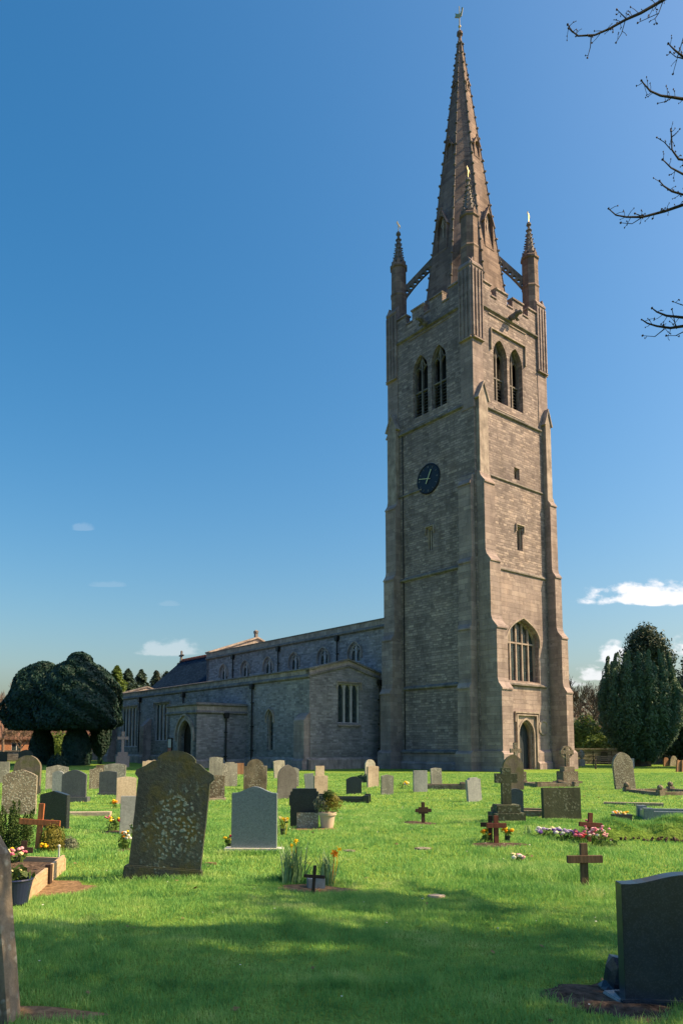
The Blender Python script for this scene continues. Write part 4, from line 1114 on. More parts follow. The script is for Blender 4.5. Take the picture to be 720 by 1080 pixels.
# churchyard wall, railings, far right
def along(p, q):
    p = Vector((p[0], p[1], 0)); q = Vector((q[0], q[1], 0)); d = q-p; L = d.length; d.normalize(); nrm = Vector((d.y, -d.x, 0))
    return (lambda u, z, w: tuple(p+d*u+nrm*w+Vector((0, 0, z)))), L
M['bwall'] = masonry('boundary wall stone', .4, .16, [(.2, (.18, .165, .14)), (.5, (.28, .26, .22)), (.8, (.38, .35, .30))], (.2, .18, .15), .06, .015, .5, .03)
fn, L = along((-52, 84), (-24.5, 88)); m = MB(); m.prism(rect(0, L, -.2, 1.0), fn, -.2, .2)
m.prism([(0, .98), (L, .98), (L, 1.12), (0, 1.12)], fn, -.26, .26); tag(m.build('boundary_wall', M['bwall']), 'low pale stone boundary wall in front of the brick house', 'wall')
fn, L = along((20.5, 66), (45, 68)); m = MB(); m.prism(rect(0, L, -.2, 1.3), fn, -.2, .2); m.prism([(0, 1.28), (L, 1.28), (L, 1.42), (0, 1.42)], fn, -.26, .26)
tag(m.build('boundary_wall', M['bwall']), 'grey stone boundary wall behind the upright yew and bench', 'wall')
M['iron'] = plain('dark iron railing', (.03, .03, .032), .3, 10, .6, 0)
rl = empty('railing', (0, 0, 0), 0, 'dark metal churchyard railing between tower and upright yew', 'fence')
fn, L = along((18.2, 62.5), (26.5, 63.0))
m = MB()
for z in (.35, .7, 1.1): m.strip([(0, z), (L, z)], .05, fn, -.02, .02)
m.build('rail', M['iron'], rl)
u = 0
while u < L:
    m = MB(); m.prism(rect(u-.03, u+.03, -.1, 1.2), fn, -.03, .03); m.build('post', M['iron'], rl); u += 1.6
# ------------------------------------------------------------------ grave materials
G = {}
G['lichen'] = stone('dark lichened headstone', (.026, .038, .038), (.046, .062, .052), (.13, .20, .20), (.06, .60, .42, .62), .36, 5.6, moss=(.055, .058, .018), mossz=0, bump=.010, streak=.3)
G['slateblue'] = stone('polished slate blue granite', (.15, .19, .225), (.175, .215, .25), speck=(.26, .29, .32), rough=.30, bump=.0008, spec=.5, streak=.05)
G['navy'] = stone('dark navy granite', (.016, .026, .042), (.022, .034, .052), speck=(.036, .048, .066), rough=.28, bump=.001, spec=.5, streak=.05)
G['black'] = stone('black granite', (.014, .018, .024), (.022, .028, .036), speck=(.05, .06, .07), rough=.3, bump=.001, spec=.5, streak=.1)
G['slate'] = stone('grey slate', (.075, .085, .100), (.105, .115, .13), rough=.6, bump=.003, streak=.15)
G['pale'] = stone('pale limestone', (.33, .31, .27), (.46, .43, .37), (.20, .19, .16), None, .25, 5, bump=.006, streak=.35)
G['grey'] = stone('grey weathered stone', (.20, .20, .185), (.32, .31, .28), (.40, .40, .36), None, .35, 5, bump=.006, streak=.5)
G['bluegrey'] = stone('pale blue grey stone', (.24, .255, .27), (.32, .335, .345), rough=.6, bump=.003, streak=.2)
G['beige'] = stone('beige sandstone', (.36, .29, .225), (.47, .39, .31), rough=.85, bump=.005, streak=.3)
G['brown'] = stone('brown weathered stone', (.12, .095, .07), (.27, .215, .16), (.32, .30, .25), None, .35, 5, bump=.010, streak=.6)
G['mauve'] = stone('mauve grey stone', (.19, .165, .155), (.27, .24, .225), rough=.8, bump=.004, streak=.3)
G['mossy'] = stone('moss topped old stone', (.10, .085, .075), (.22, .18, .15), moss=(.10, .10, .045), mossz=.02, bump=.012, streak=.5)
G['greenish'] = stone('green stained stone', (.045, .055, .036), (.085, .092, .055), (.16, .18, .14), None, .3, 5, bump=.008, streak=.5)
G['mottled'] = stone('mottled lichen stone', (.15, .125, .095), (.29, .25, .19), (.42, .40, .34), None, .55, 6, bump=.008, streak=.4)
G['pinkgran'] = stone('pink granite', (.30, .20, .185), (.36, .25, .23), speck=(.45, .38, .36), rough=.45, bump=.001, streak=.15)
G['rust'] = stone('rusty brown stone', (.24, .12, .07), (.36, .20, .12), rough=.85, bump=.006, streak=.4)
G['marble'] = stone('white marble', (.55, .53, .50), (.66, .64, .60), rough=.5, bump=.002, streak=.15)
G['wood_red'] = plain('reddish varnished wood', (.38, .125, .055), .3, 7, .55, .003, stretch=(5, 5, .7))
G['wood_dark'] = plain('dark stained wood', (.045, .026, .020), .35, 7, .6, .003, stretch=(5, 5, .7))
G['wood_brown'] = plain('weathered brown wood', (.115, .075, .050), .4, 7, .8, .004, stretch=(5, 5, .7))
G['wood_maroon'] = plain('maroon brown wood', (.13, .040, .030), .3, 7, .6, .003, stretch=(5, 5, .7))
G['wood_grey'] = plain('grey brown bench wood', (.12, .10, .085), .4, 7, .8, .004, stretch=(5, 5, .7))
G['wood_pale'] = plain('pale timber edging', (.42, .31, .20), .3, 5, .8, .004, stretch=(1, 1, 8))
G['soil'] = plain('bare soil', (.060, .042, .032), .6, 16, .95, .04, .1, c2=(.14, .10, .078))
G['drysoil'] = plain('dry bare earth', (.20, .130, .075), .5, 18, .95, .03, .1)
G['terracotta'] = plain('cream plant pot', (.52, .42, .33), .1, 5, .7)
G['bluepot'] = plain('glazed dark blue pot', (.018, .024, .065), .3, 5, .25, .001, .5)
G['vase'] = plain('black grave vase', (.02, .025, .035), .3, 5, .4, .001)
for k, c in dict(yellow=(.80, .55, .02), orange=(.85, .30, .02), pink=(.62, .16, .26), palepink=(.75, .42, .48), white=(.78, .77, .72), purple=(.16, .08, .36), red=(.45, .03, .05), lilac=(.42, .34, .55), cream=(.80, .72, .38), green=(.05, .12, .03), stem=(.10, .17, .04)).items():
    G[k] = plain(k+' petals' if k not in ('green', 'stem') else k+' leaves', c, .15, 20, .6, 0, .2, trans=.25)

# ------------------------------------------------------------------ headstone outlines
def prof(shape, w, h):
    a = w/2
    def arc(x0, x1, z0, rise, n=10): return [(x0+(x1-x0)*i/n, z0+rise*math.sin(math.pi*i/n)) for i in range(n+1)]
    b = [(-a, 0), (a, 0)]
    if shape == 'flat': return b+[(a, h), (-a, h)]
    if shape == 'camber': return b+arc(a, -a, h-.07*w, .07*w)
    if shape == 'segment': return b+arc(a, -a, h-.2*w, .2*w)
    if shape == 'peak': return b+[(a, h-.12*w), (0, h), (-a, h-.12*w)]
    if shape == 'round': return b+[(a*math.cos(math.pi*i/14), h-a+a*math.sin(math.pi*i/14)) for i in range(15)]
    if shape == 'gothic':
        r = [(p[0], p[1]) for p in arch(-a, a, 0, h-.62*w, h, 8)]; return r
    if shape == 'ogee':     # flat shoulders rising to a middle swell
        pts = []
        for i in range(17):
            u = 1-2*i/16; pts.append((a*u, h-.14*w*(1-.5*(1+math.cos(math.pi*min(1, abs(u)/.92))))))
        return b+pts
    if shape == 'shoulder':
        return b+[(a, h-.30*w), (a*.72, h-.30*w)]+[(a*.72*math.cos(math.pi*i/12), h-.30*w+.30*w*math.sin(math.pi*i/12)) for i in range(1, 12)]+[(-a*.72, h-.30*w), (-a, h-.30*w)]
    if shape == 'lowogee':
        return b+[(a*(1-2*i/16), h-.075*w*(1-.5*(1+math.cos(math.pi*min(1, abs(1-2*i/16)/.92))))) for i in range(17)]
    if shape == 'step': return b+[(a, h-.06), (a*.86, h-.06), (a*.86, h), (-a*.86, h), (-a*.86, h-.06), (-a, h-.06)]
    if shape == 'notch': return b+[(a, h-.05), (a*.7, h-.05), (a*.55, h), (-a*.55, h), (-a*.7, h-.05), (-a, h-.05)]
    if shape == 'broken': return b+[(a, h-.04), (a*.5, h), (.1*w, h-.03), (-a*.3, h-.01), (-a*.6, h-.06), (-a, h-.05)]
    if shape == 'scroll':   # old stone: arched middle above concave shoulders ending in horns
        s = [(a*.93, 0), (a*.955, h*.76), (a*1.06, h*.795), (a*1.03, h*.825), (a*.80, h*.862), (a*.62, h*.905), (a*.50, h*.912), (a*.50, h*.935)]
        top = [(a*.56*math.cos(R(18+144*i/12)), h*.885+h*.115*math.sin(R(18+144*i/12))) for i in range(1, 12)]
        m_ = [(-x, z) for x, z in reversed(s)]
        return [(-a*.93, 0)]+s+top+m_[:-1]
def slab(poly, t, mat, parent, name='slab', bev=.008, jit=0):
    m = MB(); m.prism(poly, lambda a, z, w: (a, w, z), -t/2, t/2)
    return m.build(name, mat, parent, bevel=bev)
def subdiv(poly, amp):
    """wear: small irregularities round an outline"""
    out = []
    for i, p in enumerate(poly):
        q = poly[(i+1) % len(poly)]; L = math.hypot(q[0]-p[0], q[1]-p[1]); n = max(1, int(L/.12))
        for k in range(n):
            u = k/n; x, z = p[0]+(q[0]-p[0])*u, p[1]+(q[1]-p[1])*u
            j = amp if z > .05 else 0; out.append((x+rng.uniform(-j, j), z+rng.uniform(-j, j)))
    return out
def grave_root(name, px, py, rot, lean, back, label, cat, group=None):
    x, y = site(px, py)
    o = empty(name, (x, y, gz(x, y)), 0, label, cat, group)
    o.rotation_euler = (R(back), R(lean), R(rot)); return o, y
def headstone(px, py, wpx, hpx, shape, mat, label, rot=0, lean=0, back=0, t=.10, base=None, worn=0, group='headstones in the churchyard', bev=.008):
    o, y = grave_root('headstone', px, py, rot, lean, back, label, 'gravestone', group)
    k = y/FOC; w = wpx*k; h = hpx*k
    if base:
        bh, bw, bd, bm = base
        m = MB(); m.box(-w/2-bw, w/2+bw, -t/2-bd, t/2+bd, -.12, bh); m.build('base', G[bm], o, bevel=.006)
        p = prof(shape, w, h-bh); p = [(a, z+bh-.004) for a, z in p]
    else:
        p = prof(shape, w, h); p = [(a, z if z > 0 else -.15) for a, z in p]
    if worn: p = subdiv(p, worn)
    slab(p, t, G[mat], o, 'slab', bev if not worn else .006)
    x_, y_ = site(px, py); BARE.append((x_, y_, w/2+.02, t/2+.03))
    return o
H = headstone
# foreground and left
big = H(173, 930, 78, 131, 'scroll', 'lichen', 'large dark headstone with blotchy lichen, scrolled shoulders and arched top, leaning right', 3, 4.5, -3, .10, worn=.002)
m = MB(); kx = 8.9/771; m.box(-.47, .44, -.085, .085, -.15, .13); m.build('base', G['lichen'], big, bevel=.015)
H(268, 897, 47, 66, 'ogee', 'slateblue', 'smooth slate blue headstone with curved top and white side, near the daffodils', -3, 0, 0, .10, base=(.05, .10, .06, 'marble'))
H(727, 1056, 133, 131, 'lowogee', 'navy', 'very large dark navy granite headstone close by at the right edge', -4, 0, 0, .13, base=(.05, .03, .03, 'navy'), bev=.012)
# near stone at the extreme left edge
o_, y_ = grave_root('headstone', -27, 1078, -9, -7.6, 0, 'tall old brown headstone cut off by the left edge, nearest of all', 'gravestone', 'headstones in the churchyard')
slab(subdiv([(-.25, -.2), (.25, -.2), (.255, .9), (.20, 1.02), (0, 1.1), (-.25, .95)], .006), .13, G['brown'], o_, 'slab', .012)
H(20, 861, 33, 47, 'segment', 'mottled', 'mottled brown headstone with rounded top behind the dark green conifer', 12, 0, 0, .13, worn=.004)
H(28, 838, 27, 41, 'round', 'mossy', 'round topped headstone with yellow moss, behind the mottled one at left', 4, 0, -2, .16, worn=.006)
H(2, 826, 14, 22, 'flat', 'grey', 'small pale grey headstone cut by the left edge', 15)
H(27, 808, 15, 17, 'segment', 'black', 'dark round shouldered headstone in front of the low pale wall at left', 0)
H(3, 806, 9, 13, 'flat', 'black', 'small black square headstone at the far left edge', 0)
H(60, 833, 22, 26, 'peak', 'grey', 'pale grey headstone with low peak behind the slate one with a plinth', 18, 0, 0, .12, worn=.003)
H(61, 838, 11, 24, 'segment', 'bluegrey', 'narrow blue grey headstone overlapping the left side of the slate one', 5)
H(78, 845, 25, 33, 'segment', 'slate', 'dark slate headstone with curved top standing on a plinth, left middle', 2, 0, 0, .10, base=(.14, .08, .10, 'slate'))
H(57, 877, 33, 40, 'peak', 'black', 'black headstone with low peaked top behind the golden shrub', -16, 0, 0, .11)
H(101, 832, 13, 22, 'broken', 'mottled', 'narrow mottled brown headstone left of the small navy one', 14, 0, 0, .12, worn=.004)
H(114, 838, 18, 25, 'camber', 'slate', 'small navy slate headstone between mottled and pink beige ones', 3, 0, 0, .10, base=(.08, .03, .05, 'slate'))
H(121, 829, 22, 23, 'camber', 'grey', 'wide light grey headstone behind the small navy one', 10, 0, 0, .12, worn=.003)
H(106, 824, 9, 17, 'flat', 'brown', 'small brown headstone peeping behind the mottled narrow one', 12, 0, 0, .12, worn=.003)
H(133, 847, 20, 28, 'camber', 'beige', 'pink beige headstone left of the big lichened one, behind the grey one', 24, 0, 0, .10)
H(136, 878, 19, 39, 'flat', 'bluegrey', 'plain light blue grey headstone touching the left side of the big lichened one', 14, 1, 0, .09)
H(158, 829, 16, 27, 'broken', 'beige', 'warm beige headstone with worn top, showing over the left shoulder of the big lichened one', 24, 0, 0, .11, worn=.004)
H(212, 829, 15, 19, 'segment', 'slate', 'low blue slate headstone just right of the big lichened one', -5, -14, 0, .10)
# middle
H(227, 830, 14, 31, 'camber', 'grey', 'tall light grey headstone rising behind the squat brown one', 16, 1, 0, .10)
H(227, 845, 19, 26, 'flat', 'brown', 'squat brown stained headstone with pale foot right of the big lichened one', 10, 0, 0, .13, base=(.07, .04, .05, 'beige'), worn=.003)
H(242, 829, 16, 25, 'notch', 'grey', 'light headstone with stained streaks between the brown one and the large old one', 20, 0, 0, .11)
H(253, 817, 8, 12, 'flat', 'rust', 'tiny rust edged headstone far off left of the large old one', 18)
H(269, 832, 24, 32, 'shoulder', 'brown', 'large old brown headstone with arched shouldered top in the middle row', 8, 0, 0, .15, worn=.004)
H(277, 828, 9, 20, 'flat', 'grey', 'thin pale headstone just behind the right side of the large old one', 20)
H(295, 821, 12, 19, 'camber', 'pale', 'small pale tilted headstone behind the mauve one', 22, -4)
H(302, 843, 20, 35, 'gothic', 'mauve', 'mauve grey headstone with pointed arch top in the middle row', 10, 2, 0, .12)
H(310, 829, 10, 20, 'segment', 'grey', 'narrow grey headstone half hidden behind the mauve one', 14)
H(327, 833, 10, 17, 'flat', 'bluegrey', 'small grey headstone tilted left beside a beige one', 6, -6)
H(338, 840, 15, 22, 'flat', 'beige', 'light beige headstone just behind the planter pot', 22)
H(337, 820, 10, 12, 'flat', 'beige', 'very small beige headstone far behind the planter', 24)
H(321, 871, 29, 39, 'step', 'black', 'black square headstone with stepped top behind a low grey tablet', -3, 0, 0, .12)
H(308, 850, 6, 11, 'flat', 'black', 'little black tablet close behind the black stepped headstone', -3)
H(324, 873, 22, 16, 'flat', 'mottled', 'low grey brown tablet leaning in front of the black stepped headstone', -2, 0, -6, .07, worn=.002)
# centre right
H(390, 821, 12, 20, 'round', 'pale', 'pale round topped headstone farther of the pair near the drainpipe', 26)
H(393, 831, 13, 22, 'camber', 'beige', 'pale beige headstone nearer of the pair near the drainpipe', 28)
H(373, 838, 16, 18, 'segment', 'navy', 'dark curved headstone at the head of a dark kerbed grave', 2)
H(408, 838, 13, 21, 'peak', 'grey', 'small grey headstone with slanted top right of the beige pair', 12, 1)
H(443, 836, 15, 22, 'flat', 'bluegrey', 'smooth pale blue grey square headstone in the centre of the lawn', 12)
H(460, 828, 12, 18, 'camber', 'grey', 'grey headstone with weathered face at a low kerbed grave', 14, -2)
H(500, 845, 17, 25, 'notch', 'bluegrey', 'light grey headstone with notched top and dark left edge, alone on the lawn', 24, -4, 0, .10)
H(541, 832, 22, 37, 'gothic', 'mossy', 'tall brown headstone with pointed round top before the west door', 8, 0, 0, .14, worn=.004)
H(544, 863, 15, 31, 'segment', 'slate', 'dark blue headstone standing close behind the green stone cross', -6)
H(592, 864, 40, 33, 'flat', 'greenish', 'broad low green stained headstone right of the stone cross', 6, 0, -2, .14, worn=.004)
H(659, 833, 22, 39, 'gothic', 'mottled', 'tall grey brown headstone with rounded top leaning left, in front of the upright yew', 8, -5, 0, .12, worn=.004)
H(666, 810, 5, 10, 'flat', 'bluegrey', 'tiny pale headstone at the foot of the upright yew', 10)
H(702, 808, 7, 9, 'round', 'rust', 'tiny red brown headstone right of the upright yew, leftmost of the far red group', 20)
H(709, 808, 9, 11, 'gothic', 'mottled', 'tiny grey headstone among the far red stones right of the upright yew', 20, 12)
H(715, 814, 7, 12, 'flat', 'rust', 'small tilted red headstone near the right edge of the photo', 25, 8)
H(720, 814, 6, 12, 'flat', 'rust', 'small red headstone cut by the right edge of the photo', 25, 6)
H(637, 806, 7, 13, 'segment', 'black', 'dark headstone beside the bench near the railing', -35, 0, 0, .1)

# ------------------------------------------------------------------ crosses
def wood_cross(px, py, hpx, wpx, mat, label, rot=0, lean=0, post=.09, arm=.66, thick=.035, notch=False):
    o, y = grave_root('wooden_cross', px, py, rot, lean, 0, label, 'grave cross', 'small wooden grave crosses')
    k = y/FOC; h = hpx*k; w = wpx*k
    m = MB(); m.box(-post/2, post/2, -thick/2, thick/2, -.12, h); m.build('post', G[mat], o, bevel=.004)
    m = MB(); za = h*arm; m.box(-w/2, w/2, -thick/2-thick*.5, thick/2-thick*.55, za-post/2, za+post/2)
    if notch: m.box(-w*.30, w*.30, -thick*.9, thick*.1-.001, za-post*.95, za+post*.95)
    m.build('crossbar', G[mat], o, bevel=.004)
    return o, y, h
wood_cross(40, 897, 48, 43, 'wood_red', 'reddish wooden cross standing at the head of the timber edged grave', -2, 3, .085, .60)
wood_cross(25, 912, 25, 18, 'wood_dark', 'small dark wooden cross behind the soil of the timber edged grave', 10, 0, .075, .62)
wood_cross(616, 932, 44, 37, 'wood_brown', 'plain brown wooden cross alone in the grass at right', 4, 0, .085, .64, .05)
wood_cross(446, 869, 22, 17, 'wood_dark', 'dark wooden cross with thick notched arms on a soil patch in the centre lawn', 8, 0, .07, .62, .04, True)
wood_cross(523, 892, 29, 21, 'wood_maroon', 'maroon wooden cross between two bunches of yellow flowers', 6, 0, .075, .66, .05)
wood_cross(517, 890, 27, 20, 'wood_dark', 'dark wooden cross just behind the maroon one with yellow flowers', -8, 0, .07, .66, .05)
wood_cross(621, 887, 30, 25, 'wood_maroon', 'red brown wooden cross above the heap of pink flowers', 6, 4, .075, .60, .05)
wood_cross(330, 941, 29, 22, 'wood_dark', 'tiny dark wooden cross leaning on a small concrete block by the daffodils', 2, 4, .036, .62, .025)
def block(px, py, w, d, h, mat, label, rot=0):
    o, y = grave_root('memorial_block', px, py, rot, 0, 0, label, 'memorial block')
    m = MB(); m.box(-w/2, w/2, -d/2, d/2, -.05, h); m.build('stone_block', G[mat], o, bevel=.006)
    m = MB(); m.lathe([(.03, 0), (.035, .012), (.028, .014), (.02, .004)], (0.02, 0, h), 10); m.build('vase_rim', G['vase'], o)
block(333, 936, .20, .13, .13, 'bluegrey', 'small square concrete block with vase hole behind the tiny dark cross', 8)
def cross_outline(w, h, s, arm, flare=1.0, ring=False):
    a = s/2; z = h*arm; f = a*flare
    return [(-a, 0), (a, 0), (a, z-a), (w/2, z-f), (w/2, z+f), (a, z+a), (f, h), (-f, h), (-a, z+a), (-w/2, z+f), (-w/2, z-f), (-a, z-a)]
def stone_cross(px, py, hpx, wpx, mat, label, steps, rot=0, s=.14, arm=.72, flare=1.2, ring=0, t=.12):
    o, y = grave_root('stone_cross', px, py, rot, 0, 0, label, 'grave cross')
    k = y/FOC; z = -.1; zz = 0
    for w, hh_, d in steps:
        m = MB(); m.box(-w/2, w/2, -d/2, d/2, z, zz+hh_); m.build('plinth', G[mat], o, bevel=.012); z = zz+hh_; zz += hh_
    h = hpx*k-zz; w = wpx*k
    m = MB(); m.prism([(a, b+zz-.003) for a, b in cross_outline(w, h, s, arm, flare)], lambda a, b, c: (a, c, b), -t/2, t/2)
    m.build('cross', G[mat], o, bevel=.01)
    if ring:
        m = MB(); c = zz+h*arm; m.strip([(ring*math.cos(2*math.pi*i/20), c+ring*math.sin(2*math.pi*i/20)) for i in range(20)], .06, lambda a, b, q: (a, q, b), -t*.35, t*.35, closed=True)
        m.build('ring', G[mat], o)
    return o
stone_cross(534, 869, 57, 23, 'greenish', 'green stained stone cross on a stepped plinth in front of a dark blue stone', [(.66, .22, .5), (.50, .16, .38)], 4, .19, .72, 1.0)
stone_cross(598, 826, 38, 15, 'brown', 'weathered celtic cross with ring on a stepped plinth at the tower corner', [(1.0, .12, .8), (.72, .42, .6), (.5, .2, .42)], 12, .16, .74, 1.25, .25)
stone_cross(129, 809, 37, 11, 'pinkgran', 'pink granite cross on tapered plinth before the aisle wall', [(1.0, .85, .8), (.75, .3, .6)], 20, .2, .68, 1.3)
stone_cross(544, 826, 42, 12, 'brown', 'small worn cross showing above the tall brown headstone at the west door', [(.7, .5, .6)], 10, .16, .72, 1.2)

# ------------------------------------------------------------------ kerbed graves
def kerb(px, py, L, W_, rot, mat, label, h=.16, t=.14, corner='none', fill=None, ball=False):
    """rectangular kerb; px,py = nearest corner region centre; long axis along local y"""
    o, y = grave_root('grave_kerb', px, py, rot, 0, 0, label, 'grave kerb', 'low kerbs around graves')
    for x0, x1, y0, y1 in ((-W_/2, W_/2, 0, t), (-W_/2, W_/2, L-t, L), (-W_/2, -W_/2+t, t+.003, L-t-.003), (W_/2-t, W_/2, t+.003, L-t-.003)):
        m = MB(); m.box(x0, x1, y0, y1, -.1, h); m.build('kerb_stone', G[mat], o, bevel=.012)
    if corner != 'none':
        for sx in (-1, 1):
            for yy in (t/2, L-t/2):
                m = MB(); c = (sx*(W_/2-t/2), yy, 0); m.box(c[0]-t*.75, c[0]+t*.75, c[1]-t*.75, c[1]+t*.75, -.08, h+.07)
                if ball: m.blob((c[0], c[1], h+.14), .10, sub=2)
                m.build('corner_block', G[mat], o, bevel=.012)
    if fill:
        m = MB(); m.box(-W_/2+t, W_/2-t, t, L-t, -.08, h*.45); m.build('infill', G[fill], o)
    return o
kerb(389, 845, 1.5, .8, 84, 'black', 'dark granite kerb of a grave with a dark curved headstone', .16, .12, 'block')
kerb(490, 832, 1.7, .9, 84, 'brown', 'dark brown low kerb beside the grey weathered headstone', .16, .14, 'block')
kerb(588, 830, 1.5, 1.7, 10, 'brown', 'low dark kerb around the celtic cross with block corners', .14, .14, 'block')
kerb(590, 860, 1.5, .75, 72, 'brown', 'sunken stone kerb behind the green stone cross', .12, .14, 'block')
kerb(722, 839, 1.9, 1.9, 14, 'brown', 'weathered kerb with ball topped corners right of the leaning stone', .12, .14, 'block', None, True)
kerb(676, 863, 2.4, .9, -102, 'slateblue', 'blue grey polished kerb cut by the right edge', .19, .14, 'block')
m_ = None
def lowstone(px, py, w, d, h, rot, mat, label, name='flat_stone', cat='grave slab'):
    o, y = grave_root(name, px, py, rot, 0, 0, label, cat)
    m = MB(); m.prism(subdiv([(-w/2, -d/2), (w/2, -d/2), (w/2, d/2), (-w/2, d/2)], .012) if w > 1 else [(w/2*math.cos(i*.45)*(1+.13*math.sin(i*2.3)), d/2*math.sin(i*.45)*(1+.13*math.cos(i*1.7))) for i in range(14)], lambda a, b, c: (a, b, c), -.1, h); m.build('slab', G[mat], o, bevel=.01)
    x_, y_ = site(px, py); BARE.append((x_, y_, w/2+.05, d/2+.05))
    return o
lowstone(88, 860, 1.25, .25, .09, 6, 'beige', 'narrow beige kerb strip lying in the grass right of the black peaked headstone')
lowstone(446, 896, .28, .22, .022, 4, 'mottled', 'pale oval stone flush with the lawn below the centre wooden cross')
lowstone(460, 943, .20, .14, .02, -3, 'beige', 'small pale flat stone in the lawn, nearest to the viewer')
lowstone(222, 911, .19, .1, .03, 3, 'drysoil', 'small brown flat stone just right of the big lichened headstone')
lowstone(667, 850, 1.5, .2, .08, -16, 'mottled', 'long low kerb strip in the grass behind the black flower trough')
lowstone(368, 899, .2, .12, .02, 3, 'mottled', 'tiny pale flat stone right of the daffodils')

# soil patches: part of the ground
def patch(px, py, rx, ry, mat, h=.02, rot=0):
    x, y = site(px, py); n = 22; ph = rng.random()*6; z = gz(x, y)
    m = MB(); vs = [(x, y, z+h)]; ring = []
    for rr, zz in ((.6, h*.9), (1, -.012)):
        for i in range(n):
            a = 2*math.pi*i/n; k = rr*(1+.14*math.sin(3*a+ph)+.09*math.sin(7*a+ph)); X, Y = math.cos(a)*rx*k, math.sin(a)*ry*k
            c, s = math.cos(R(rot)), math.sin(R(rot)); gx_, gy_ = x+X*c-Y*s, y+X*s+Y*c
            vs.append((gx_, gy_, gz(gx_, gy_)+zz+.006))
    fs = [(0, 1+i, 1+(i+1) % n) for i in range(n)]+[(1+i, 1+n+i, 1+n+(i+1) % n, 1+(i+1) % n) for i in range(n)]
    m.raw(vs, fs); tag(m.build('soil_patch', G[mat], smooth=True), kind='structure'); BARE.append((x, y, rx*.9, ry*.85))
patch(441, 869, .40, .35, 'soil'); patch(332, 936, .48, .22, 'drysoil'); patch(525, 893, .50, .25, 'soil'); patch(52, 938, .55, .55, 'drysoil', .012, 40)
patch(645, 1050, .42, .42, 'soil', .03); patch(30, 1072, .55, .10, 'drysoil', .012); patch(160, 931, .5, .1, 'soil', .01)
patch(131, 897, .14, .2, 'soil'); patch(120, 877, .2, .3, 'soil'); patch(268, 898, .5, .12, 'drysoil', .008); patch(330, 874, .6, .18, 'drysoil', .01)

# ------------------------------------------------------------------ timber edged grave at left
ox, oy = site(62, 944)
def Pt(px, py): return Vector((*site(px, py), 0))
p_near, p_mid, p_far = Pt(24, 958), Pt(51, 934), Pt(68, 919)
gr = empty('timber_grave_edging', (p_mid.x, p_mid.y, gz(p_mid.x, p_mid.y)), 0, 'pale timber boards edging a soil filled grave behind the blue pot', 'grave edging')
def board(a, b, h, mat, nm):
    a = a-p_mid; b = b-p_mid; d = (b-a).normalized(); n = Vector((-d.y, d.x, 0))
    m = MB(); m.prism([(0, -.1), ((b-a).length, -.1), ((b-a).length, h), (0, h)], lambda u, z, w: tuple(a+d*u+n*w+Vector((0, 0, z))), 0, .035); m.build(nm, G[mat], gr, bevel=.004)
board(p_near, p_mid-(p_mid-p_near).normalized()*.04, .20, 'wood_pale', 'board'); board(p_mid, p_far, .20, 'wood_pale', 'board')
m = MB(); m.box(-.03, .03, -.03, .04, -.1, .23); m.build('peg', G['wood_dark'], gr)
lf = Vector((-1.1, .25, 0)); board(p_far+lf, p_far, .16, 'wood_pale', 'board'); board(p_near+lf, p_near, .16, 'wood_pale', 'board')
m = MB(); c = [p_near-p_mid+lf, p_near-p_mid, p_far-p_mid, p_far-p_mid+lf]; N_ = 12; vs = []
for j in range(N_+1):
    for i in range(N_+1):
        A = c[0].lerp(c[1], i/N_); B = c[3].lerp(c[2], i/N_); q = A.lerp(B, j/N_); e = 1 if 0 < i < N_ and 0 < j < N_ else 0
        vs.append((q.x, q.y, .10+e*rng.uniform(-.01, .045)))
m.raw(vs, [(j*(N_+1)+i, j*(N_+1)+i+1, (j+1)*(N_+1)+i+1, (j+1)*(N_+1)+i) for j in range(N_) for i in range(N_)]); m.build('soil', G['soil'], gr, smooth=False)
BARE.append((p_mid.x-.55, p_mid.y+.1, .62, .75))
SKYSAT, SKYSTR, SUNSTR, EXPO, CLOUD = 1.42, .086, 4.8, 1.0, (6.2, 6.2, 6.4)
# ------------------------------------------------------------------ flowers, pots
def flower_head(m, c, r, mi=0, kind='ball'):
    if kind == 'ball': m.blob(c, r, mi, 1, .22, (1, 1, .75))
    else:   # six petals and a trumpet, facing up and outwards
        yaw = rng.random()*6.28; pit = rng.uniform(-.2, .9); q = Vector((math.cos(yaw)*math.cos(pit), -abs(math.sin(yaw))*math.cos(pit), math.sin(pit))).normalized()
        u = q.cross(Vector((0, 0, 1))).normalized(); v = q.cross(u); c = Vector(c)
        for k in range(6):
            a = k*math.pi/3; d = u*math.cos(a)+v*math.sin(a); s = u*-math.sin(a)+v*math.cos(a)
            m.face([c, c+d*r*.6+s*r*.32+q*.004, c+d*r*1.1-q*r*.1, c+d*r*.6-s*r*.32+q*.004], mi)
        n = 8; A = [c+(u*math.cos(i*math.pi/4)+v*math.sin(i*math.pi/4))*r*.26 for i in range(n)]; B = [c+q*r*.75+(u*math.cos(i*math.pi/4)+v*math.sin(i*math.pi/4))*r*.38 for i in range(n)]
        for i in range(n): m.face([A[i], A[(i+1) % n], B[(i+1) % n], B[i]], mi)
def strap_leaf(m, x, y, h, w, lean, a, mi=0):
    pts = []; ca, sa = math.cos(a), math.sin(a); n = 5
    for i in range(n+1):
        q = i/n; d = lean*q*q; pts.append((x+ca*d, y+sa*d, h*q*(1-.12*q*q*(lean/h))))
    for i in range(n):
        w0, w1 = w*(1-.12*i) if i else w*.8, w*(1-.12*(i+1)) if i < n-1 else .001
        p, q = pts[i], pts[i+1]
        m.face([(p[0]-sa*w0, p[1]+ca*w0, p[2]), (p[0]+sa*w0, p[1]-ca*w0, p[2]), (q[0]+sa*w1, q[1]-ca*w1, q[2]), (q[0]-sa*w1, q[1]+ca*w1, q[2])], mi)
